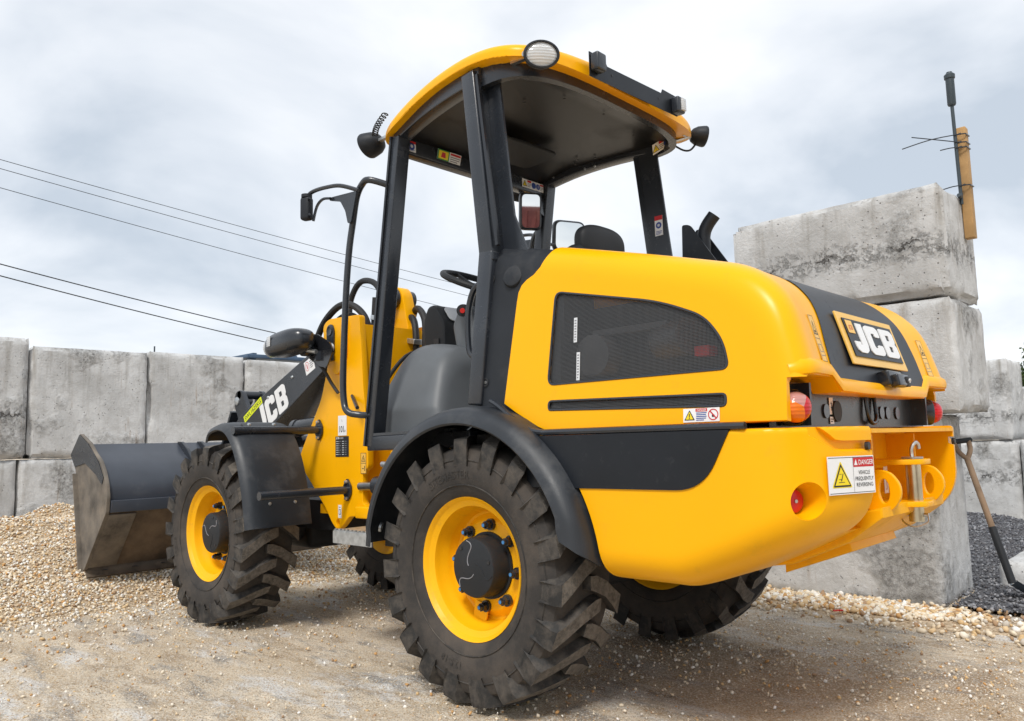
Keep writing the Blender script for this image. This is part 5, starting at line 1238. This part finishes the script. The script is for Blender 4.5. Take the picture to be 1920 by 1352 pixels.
for s in (1, -1):
    g = G(); g.prism([rnd(sp, .01, 2), circ(3.655, .99, .010, 14, .022)], .022, 'bucket_side', ((0, s*(BW+.011), 0), (1, 0, 0), (0, 0, 1)), .002); P('side_plate', g, bk)
    g = G(); g.prism([rnd([(3.624, 1.062), (3.79, .926), (3.70, .845), (3.50, .87), (3.30, .80), (3.185, .735), (3.16, .78), (3.25, .875), (3.34, .93), (3.45, .995)], .008)], .004, 'black', ((0, s*(BW+.0245), 0), (1, 0, 0), (0, 0, 1))); P('side_plate_cheek', g, bk)
    g = G(); g.bar((3.665, s*(BW+.026), .80), (3.50, s*(BW+.026), .19), .012, .045, 'bucket_side', (0, 1, 0)); P('side_cutter', g, bk)
g = G(); a = Vector((3.455, 0, .212)); dd = Vector((.326, 0, -.354)).normalized(); nn = Vector((-dd.z, 0, dd.x))*-1
dn = Vector((.735, 0, -.678)); g.box(Vector((3.493, 0, .168)), (.016, 2*BW+.01, .10), 'bucket_dirt', Matrix.Rotation(R(-43)*-1, 3, 'Y'), .003); ce = P('cutting_edge', g, bk)
ex = Vector((.735, 0, -.678)).normalized(); nx_ = Vector((-.678, 0, -.735)).normalized()
for k in range(9):
    y = -.76+k*.19; c = Vector((3.493, y, .168))+nx_*.0085
    g = G(); g.prism([circ(0, 0, .024, 18, .015)], .0022, 'ink', (c, (0, 1, 0), ex)); P('bolt_hole', g, bk)
fl = (Vector((3.470, 0, .195))-Vector((3.131, 0, .561))); fn = Vector((-.734, 0, -.679)).normalized()
for y0, y1 in ((.87, .70), (.0, -.16), (-.70, -.87)):
    g = G(); c = Vector((3.131, 0, .561))+fl*.5+fn*.006; g.box((c.x, (y0+y1)/2, c.z), (fl.length*.96, abs(y1-y0), .012), 'bucket_side', Matrix.Rotation(R(47.2), 3, 'Y'), .002); P('wear_plate', g, bk)
g = G(); g.box((3.112, 0, .600), (.016, 2*BW-.01, .075), 'bucket_blue', Matrix.Rotation(R(-5), 3, 'Y'), .003); P('heel_strip', g, bk)
for y in (.30, .16, -.16, -.30):
    g = G(); g.prism([rnd([(3.46, 1.0), (3.39, 1.0), (3.30, .95), (3.20, .86), (3.06, .72), (3.02, .60), (3.05, .52), (3.12, .53), (3.13, .66), (3.20, .80), (3.34, .915)], .015)], .022, 'black', ((0, y, 0), (1, 0, 0), (0, 0, 1)), .002); P('bucket_bracket', g, bk)
g = G(); g.cyl((3.22, -.19, .90), (3.22, .19, .90), .022, 'black'); g.cyl((3.07, -.33, .57), (3.07, .33, .57), .026, 'black'); P('bucket_pin', g, bk)
# front mudguards
def mud(s):
    prof = [(1.935, .985), (1.915, 1.03), (1.86, 1.060), (1.77, 1.072), (1.68, 1.050), (1.60, .985), (1.54, .895), (1.495, .79), (1.46, .67), (1.437, .55)]
    pts = spline([Vector((p[0], 0, p[1])) for p in prof], 4); ysn = [(.475, .0), (.50, .004), (.74, .004), (.785, .0), (.812, -.012), (.825, -.034)]; vs = []; n = len(pts); m_ = len(ysn)
    for lay in (0, -.007):
        for i, p in enumerate(pts):
            d_ = (pts[min(i+1, n-1)]-pts[max(i-1, 0)]).normalized(); nn = Vector((-d_.z, 0, d_.x)); nn = nn if nn.z > 0 or nn.x < 0 else -nn
            if nn.dot(p-Vector((WB, 0, WZ))) < 0: nn = -nn
            for (y, o_) in ysn: q = p+nn*(o_+lay); vs.append((q.x, s*(y+(lay if y > .8 else 0)), q.z))
    tot = n*m_; fs = []
    for i in range(n-1):
        for k in range(m_-1): a = i*m_+k; q = [a, a+1, a+m_+1, a+m_]; fs.append(q); fs.append([tot+x for x in q[::-1]])
        for k in (0, m_-1): a = i*m_+k; fs.append([a, a+m_, tot+a+m_, tot+a])
    for i in (0, n-1):
        for k in range(m_-1): a = i*m_+k; fs.append([a, tot+a, tot+a+1, a+1])
    g = G(); g.add(vs, fs, 'fender', True); o = P('front_mudguard', g, angle=50)
    for (x, z, tx, tz) in ((1.660, 1.048, .62, .78), (1.455, .735, .28, .0)):
        pass
    return o
for s in (1, -1):
    o = mud(s)
    for (px_, pz_, dx, dz) in ((1.676, 1.058, -.45, .9), (1.492, .745, -.94, .36), (1.462, .662, -.96, .28), ):
        for y in (.56, .70):
            g = G(); c = Vector((px_, s*y, pz_)); n_ = Vector((dx, 0, dz)).normalized(); g.lathe([(0, .010), (.008, .009), (.0115, 0)], c, n_, 'galv', 12); P('mudguard_bolt', g, o)
        g = G(); c = Vector((px_, s*.63, pz_)); n_ = Vector((dx, 0, dz)).normalized(); t_ = Vector((n_.z, 0, -n_.x)); g.prism([rnd([(-.11, -.018), (.11, -.018), (.11, .018), (-.11, .018)], .01)], .004, 'fender', (c+n_*.001, (0, 1, 0), t_)); P('clamp_plate', g, o)
# headlights
for s in (1, -1):
    o = blob('headlight', (1.640, s*.49, 1.498), (.185, .085, .068), 2.8, 'black', n=18, rot=Matrix.Rotation(R(4), 3, 'Y'), taper=0)
    g = G(); g.box((1.715, s*.572, 1.508), (.055, .006, .055), 'lens_clear', Matrix.Rotation(R(s*-12), 3, 'Z'), .003); P('side_indicator', g, o)
    g = G(); g.lathe([(.058, -.01), (.055, .012), (.03, .02), (0, .022)], (1.81, s*.49, 1.490), (1, 0, -.05), 'lens_clear', 24); P('headlight_lens', g, o)
    g = G(); g.prism([rnd([(1.66, 1.562), (1.50, 1.538), (1.38, 1.478), (1.355, 1.436), (1.415, 1.352), (1.49, 1.365), (1.61, 1.448), (1.70, 1.50)], .018)], .008, 'black_gloss', ((0, s*.40, 0), (1, 0, 0), (0, 0, 1))); g.bar((1.47, s*.33, 1.42), (1.50, s*.42, 1.42), .05, .05, 'black'); P('headlight_bracket', g, o)
    g = G(); g.cyl((1.57, s*.405, 1.465), (1.57, s*.45, 1.465), .042, 'black', seg=24); g.cyl((1.575, s*.45, 1.46), (1.47, s*.43, 1.44), .012, 'galv', seg=10); g.cyl((1.585, s*.452, 1.45), (1.585, s*.456, 1.45), .010, 'blue_tip', seg=10); P('headlight_pivot', g, o)
    g = G(); g.tube([(1.66, s*.45, 1.53), (1.625, s*.47, 1.50), (1.635, s*.47, 1.46), (1.60, s*.46, 1.455), (1.58, s*.45, 1.47)], .008, 'hose', 6); g.tube([(1.60, s*.455, 1.49), (1.575, s*.46, 1.475)], .005, 'sign_yellow', 6, 1); g.tube([(1.55, s*.42, 1.42), (1.52, s*.36, 1.36), (1.47, s*.34, 1.28), (1.43, s*.32, 1.22)], .009, 'hose', 6); P('headlight_cable', g, o)
# hydraulic hoses
def hose(pts, r=.018):
    g = G(); g.tube(pts, r, 'hose', 10, 6); P('hydraulic_hose', g)
hose([(1.80, .24, 1.47), (1.735, .25, 1.57), (1.65, .25, 1.655), (1.52, .25, 1.712), (1.41, .24, 1.70), (1.33, .22, 1.63), (1.30, .20, 1.52)], .019)
hose([(1.76, .22, 1.49), (1.66, .22, 1.60), (1.55, .22, 1.66), (1.44, .21, 1.655), (1.36, .19, 1.58)], .010)
hose([(1.865, -.05, 1.60), (1.865, -.05, 1.72), (1.85, -.05, 1.82), (1.79, -.05, 1.90), (1.71, -.05, 1.925), (1.60, -.05, 1.89), (1.52, -.04, 1.79), (1.515, -.03, 1.66), (1.52, -.03, 1.52), (1.55, -.03, 1.38), (1.59, -.03, 1.25), (1.60, -.03, 1.1)], .018)
hose([(1.53, .0, 1.79), (1.545, .0, 1.62), (1.54, .0, 1.50), (1.58, .0, 1.35), (1.61, .0, 1.2), (1.61, 0, 1.08)], .018)
hose([(1.42, -.17, 1.62), (1.33, -.13, 1.70), (1.25, -.10, 1.69), (1.185, -.08, 1.62), (1.16, -.06, 1.50), (1.17, -.06, 1.36), (1.20, -.06, 1.2)], .019)
hose([(1.42, -.12, 1.60), (1.34, -.10, 1.655), (1.28, -.08, 1.63), (1.24, -.06, 1.55), (1.225, -.05, 1.42), (1.22, -.05, 1.2)], .019)
for (c, n) in (((1.50, -.02, 1.665), 0), ((1.235, -.06, 1.505), 1)):
    g = G(); g.box(c, (.08, .10, .028), 'galv', Matrix.Rotation(R(-12), 3, 'Y'), .003); P('hose_clamp', g)
g = G(); g.cyl((1.33, .30, 1.20), (1.20, .36, 1.13), .010, 'black', seg=10); P('frame_stay', g)

# ================================================================== SMALL THINGS
# timber post strapped to the stack, with the black aerial
T0 = Vector((-.975, -2.44, 2.06)); tilt = Matrix.Rotation(R(-1.5), 3, 'Y')
g = G(); g.box((0, 0, .335), (.052, .062, .67), 'timber', None, .003)
tp = g.build('timber_post', None, origin=(0, 0, 0)); tp.location = T0; tag(tp, 'short sawn timber post fixed upright to the end of the topmost block', 'post')
for k, z in enumerate((.625, .575, .545, .315)):
    g = G(); a, b_ = .030, .035
    g.tube([(a, b_, z), (a, -b_, z+.004), (-a, -b_, z), (-a, b_+.01, z-.006), (0, b_+.022, z-.004)], .0038, 'black', 6, 1, closed=True)
    ln = (.34, .28, .12, .13)[k]; dz = (-.085, .035, -.02, -.03)[k]
    g.tube([(0, b_+.02, z-.004), (.36*ln, b_+.02+.35*ln, z+dz*.4), (.74*ln, b_+.02+.68*ln, z+dz)], .0034, 'black', 6, 3); g.box((-.002, b_+.022, z-.004), (.012, .010, .010), 'black'); g.build('cable_tie', tp)
g = G(); A0 = Vector((-.955, -2.385, 2.26)); g.cyl((0, 0, 0), (.004, .01, .62), .010, 'antenna', seg=14); g.tube([(0, 0, .06), (.0, .02, .04), (.0, .05, .045)], .012, 'antenna', 8)
an = g.build('aerial', None); an.location = A0; tag(an, 'black stick aerial with a thick cylindrical head strapped to the timber post', 'aerial')
g = G(); g.lathe([(0, .60), (.020, .602), (.0235, .610), (.0235, .765), (.029, .768), (.030, .790), (.024, .796), (.018, .800), (.016, .808), (0, .81)], (.004, .01, 0), (0, .0, 1), 'antenna', 24); g.build('aerial_head', an)
# shovel leaning on the stack
sh0 = Vector((-1.045, -2.36, .10)); sh1 = Vector((-.835, -2.46, .84))
S = empty('shovel', (-1.08, -2.34, 0)); tag(S, 'shovel with a worn wooden shaft and blue grey steel blade leaning on the block stack', 'shovel')
def SP(name, g): return g.build(name, S, 45, origin=None)
def loc(p): return Vector(p)-Vector(S.location)
g = G(); mid1 = sh0.lerp(sh1, .42)
g.tube([loc(sh0.lerp(sh1, .36)), loc(sh0.lerp(sh1, .6)), loc(sh0.lerp(sh1, .92))], .0165, 'shaft', 12); SP('shaft', g)
g = G(); g.tube([loc(sh0), loc(sh0.lerp(sh1, .2)), loc(sh0.lerp(sh1, .40))], .0205, 'dark_grey', 12); SP('socket', g)
dr = (sh1-sh0).normalized(); sid = dr.cross(Vector((-.7, .7, 0))).normalized()
g = G(); e0 = sh0.lerp(sh1, .91); g.tube([loc(e0), loc(e0+dr*.05+sid*.035), loc(e0+dr*.11+sid*.045)], .014, 'shaft', 10); g.tube([loc(e0), loc(e0+dr*.05-sid*.035), loc(e0+dr*.11-sid*.045)], .014, 'shaft', 10); g.cyl(loc(e0+dr*.11+sid*.06), loc(e0+dr*.11-sid*.06), .015, 'dark_grey', seg=12); SP('handle_grip', g)
g = G(); bdir = Vector((-.45, -.12, -.30)).normalized(); bs = Vector((.55, -.80, -.1)); bs = (bs-bdir*bs.dot(bdir)).normalized(); bn = bdir.cross(bs)
vs = []
for lay in (0, .003):
    for i in range(9):
        t_ = i/8; w = .085*(1-.15*t_) if t_ < .75 else .085*(1-.15*t_)*math.cos((t_-.75)/.25*1.2)
        for k in range(7):
            q = k/3-1; p = sh0-dr*.0+bdir*(.24*t_)+bs*(w*q)+bn*(.020*(q*q)-.012+lay); vs.append(loc(p))
fs = []
for lay in (0, 63):
    for i in range(8):
        for k in range(6): a = lay+i*7+k; fs.append([a, a+1, a+8, a+7])
g.add(vs, fs, 'shovel_steel', True); SP('blade', g)
# red plastic strip on the ground
g = G(); g.bar((-.02, -.04, .006), (.02, .04, .010), .012, .006, 'red_plastic'); o = g.build('plastic_strip'); o.location = (-.43, -1.52, .012); tag(o, 'small red plastic strip lying on the pale stones', 'debris')
# blue sheet roof edge behind the wall
g = G(); g.box((0, 0, 0), (1.2, 2.4, .05), 'tarp', None, .01)
for k in range(9): g.box((0, -1.1+k*.275, .03), (1.18, .05, .02), 'tarp')
for (x, y) in ((-.5, -1.1), (.5, -1.1), (-.5, 1.1), (.5, 1.1)): g.box((x, y, -1.04), (.08, .08, 2.04), 'tarp')
o = g.build('open_shelter'); o.location = (7.2, -3.05, 2.055); tag(o, 'open shelter whose dark blue roof edge just shows over the back wall', 'shelter')
g = G(); g.cyl((0, 0, 0), (0, 0, 2.30), .010, 'antenna', seg=8); g.cyl((0, 0, 0), (0, 0, .04), .06, 'antenna'); o = g.build('thin_mast'); o.location = (8.2, -1.39, 0); tag(o, 'thin grey rod standing up behind the back wall', 'mast')
# overhead cables
cabl = [('thin', 'uppermost thin overhead cable crossing the left sky'), ('thin', 'second thin overhead cable from the top'), ('thin', 'third thin overhead cable from the top'), ('thick', 'upper one of the two thick black cables on the left'), ('thick', 'lower one of the two thick black cables on the left')]
cz = [((-4.38, 11.60), (-25.15, 10.03)), ((-4.39, 11.265), (-25.9, 9.47)), ((-4.42, 10.556), (-24.7, 8.585)), ((-4.526, 7.766), (-15.07, 6.225)), ((-4.54, 7.34), (-14.94, 5.728))]
for (a, b_), (kd_, lab) in zip(cz, cabl):
    g = G(); pts = []
    for k in range(41):
        t_ = -1.2+3.6*k/40; y = a[0]+(b_[0]-a[0])*t_; z = a[1]+(b_[1]-a[1])*t_+(.25 if kd_ == 'thin' else .18)*(t_*(t_-1))
        pts.append((0, y-a[0], z-a[1]))
    g.tube(pts, .012 if kd_ == 'thin' else .021, 'cable', 6, 1); o = g.build('overhead_cable'); o.location = (30, a[0], a[1]); tag(o, lab, 'cable', 'overhead cables')
# tree at the far right
def tree(loc_, h, r_, label, n=2600):
    T = empty('tree', loc_); tag(T, label, 'tree')
    g = G(); g.cyl((0, 0, 0), (.1, .1, h*.6), .16, 'bark', .08, seg=10)
    for k in range(7):
        a = k*.9; g.tube([(.05, .05, h*.35+k*.15), (math.cos(a)*r_*.4, math.sin(a)*r_*.4, h*.6+k*.1), (math.cos(a)*r_*.7, math.sin(a)*r_*.7, h*.75)], .04, 'bark', 6)
    g.build('trunk', T)
    cen = rng.normal(size=(26, 3)); cen /= np.linalg.norm(cen, axis=1)[:, None]; cen = cen*rng.uniform(.35, 1, (26, 1))*np.array([r_, r_, h*.30])+np.array([0, 0, h*.68])
    c = cen[rng.integers(0, 26, n)]+rng.normal(size=(n, 3))*r_*.20; u = rng.normal(size=(n, 3)); u /= np.linalg.norm(u, axis=1)[:, None]; w = np.cross(u, rng.normal(size=(n, 3))); w /= np.linalg.norm(w, axis=1)[:, None]; s_ = rng.uniform(.07, .15, (n, 1))*(1.6 if n > 5000 else 1)
    V = np.stack([c-u*s_, c+w*s_*.5, c+u*s_, c-w*s_*.5], 1).reshape(-1, 3); me = D.meshes.new('crown'); me.from_pydata(V.tolist(), [], [[4*i, 4*i+1, 4*i+2, 4*i+3] for i in range(n)])
    me.materials.append(MATS['leaf']); at = me.attributes.new('tone', 'FLOAT', 'POINT'); at.data.foreach_set('value', np.repeat(rng.random(n), 4)); o = D.objects.new('crown', me); COL.objects.link(o); o.parent = T
tree((8.1, -60.0, 0), 6.0, 2.6, 'leafy green tree beyond the far wall at the right edge', 9000)

# ------------------------------------------------------------------ yard behind, seen in the mirrors
g = G(); g.box((0, 0, 1.3), (2.4, 6.0, 2.5), 'container', None, .02)
for k in range(28): g.box((1.215, -2.85+k*.211, 1.3), (.03, .10, 2.3), 'container')
g.box((0, 0, .05), (2.44, 6.04, .10), 'container')
o = g.build('shipping_container'); o.location = (-13.5, 6.2, 0); tag(o, 'dark red shipping container seen in the cab mirror', 'container')
for k, (x, y, h) in enumerate(((-22, 4, 8), (-24, 9, 9), (-21, 14, 7.5))): tree((x, y, 0), h, h*.36, ('tree standing left in the yard mirrored behind the loader', 'tallest tree mirrored behind the loader', 'tree at the right end of the row mirrored behind the loader')[k], 3000)
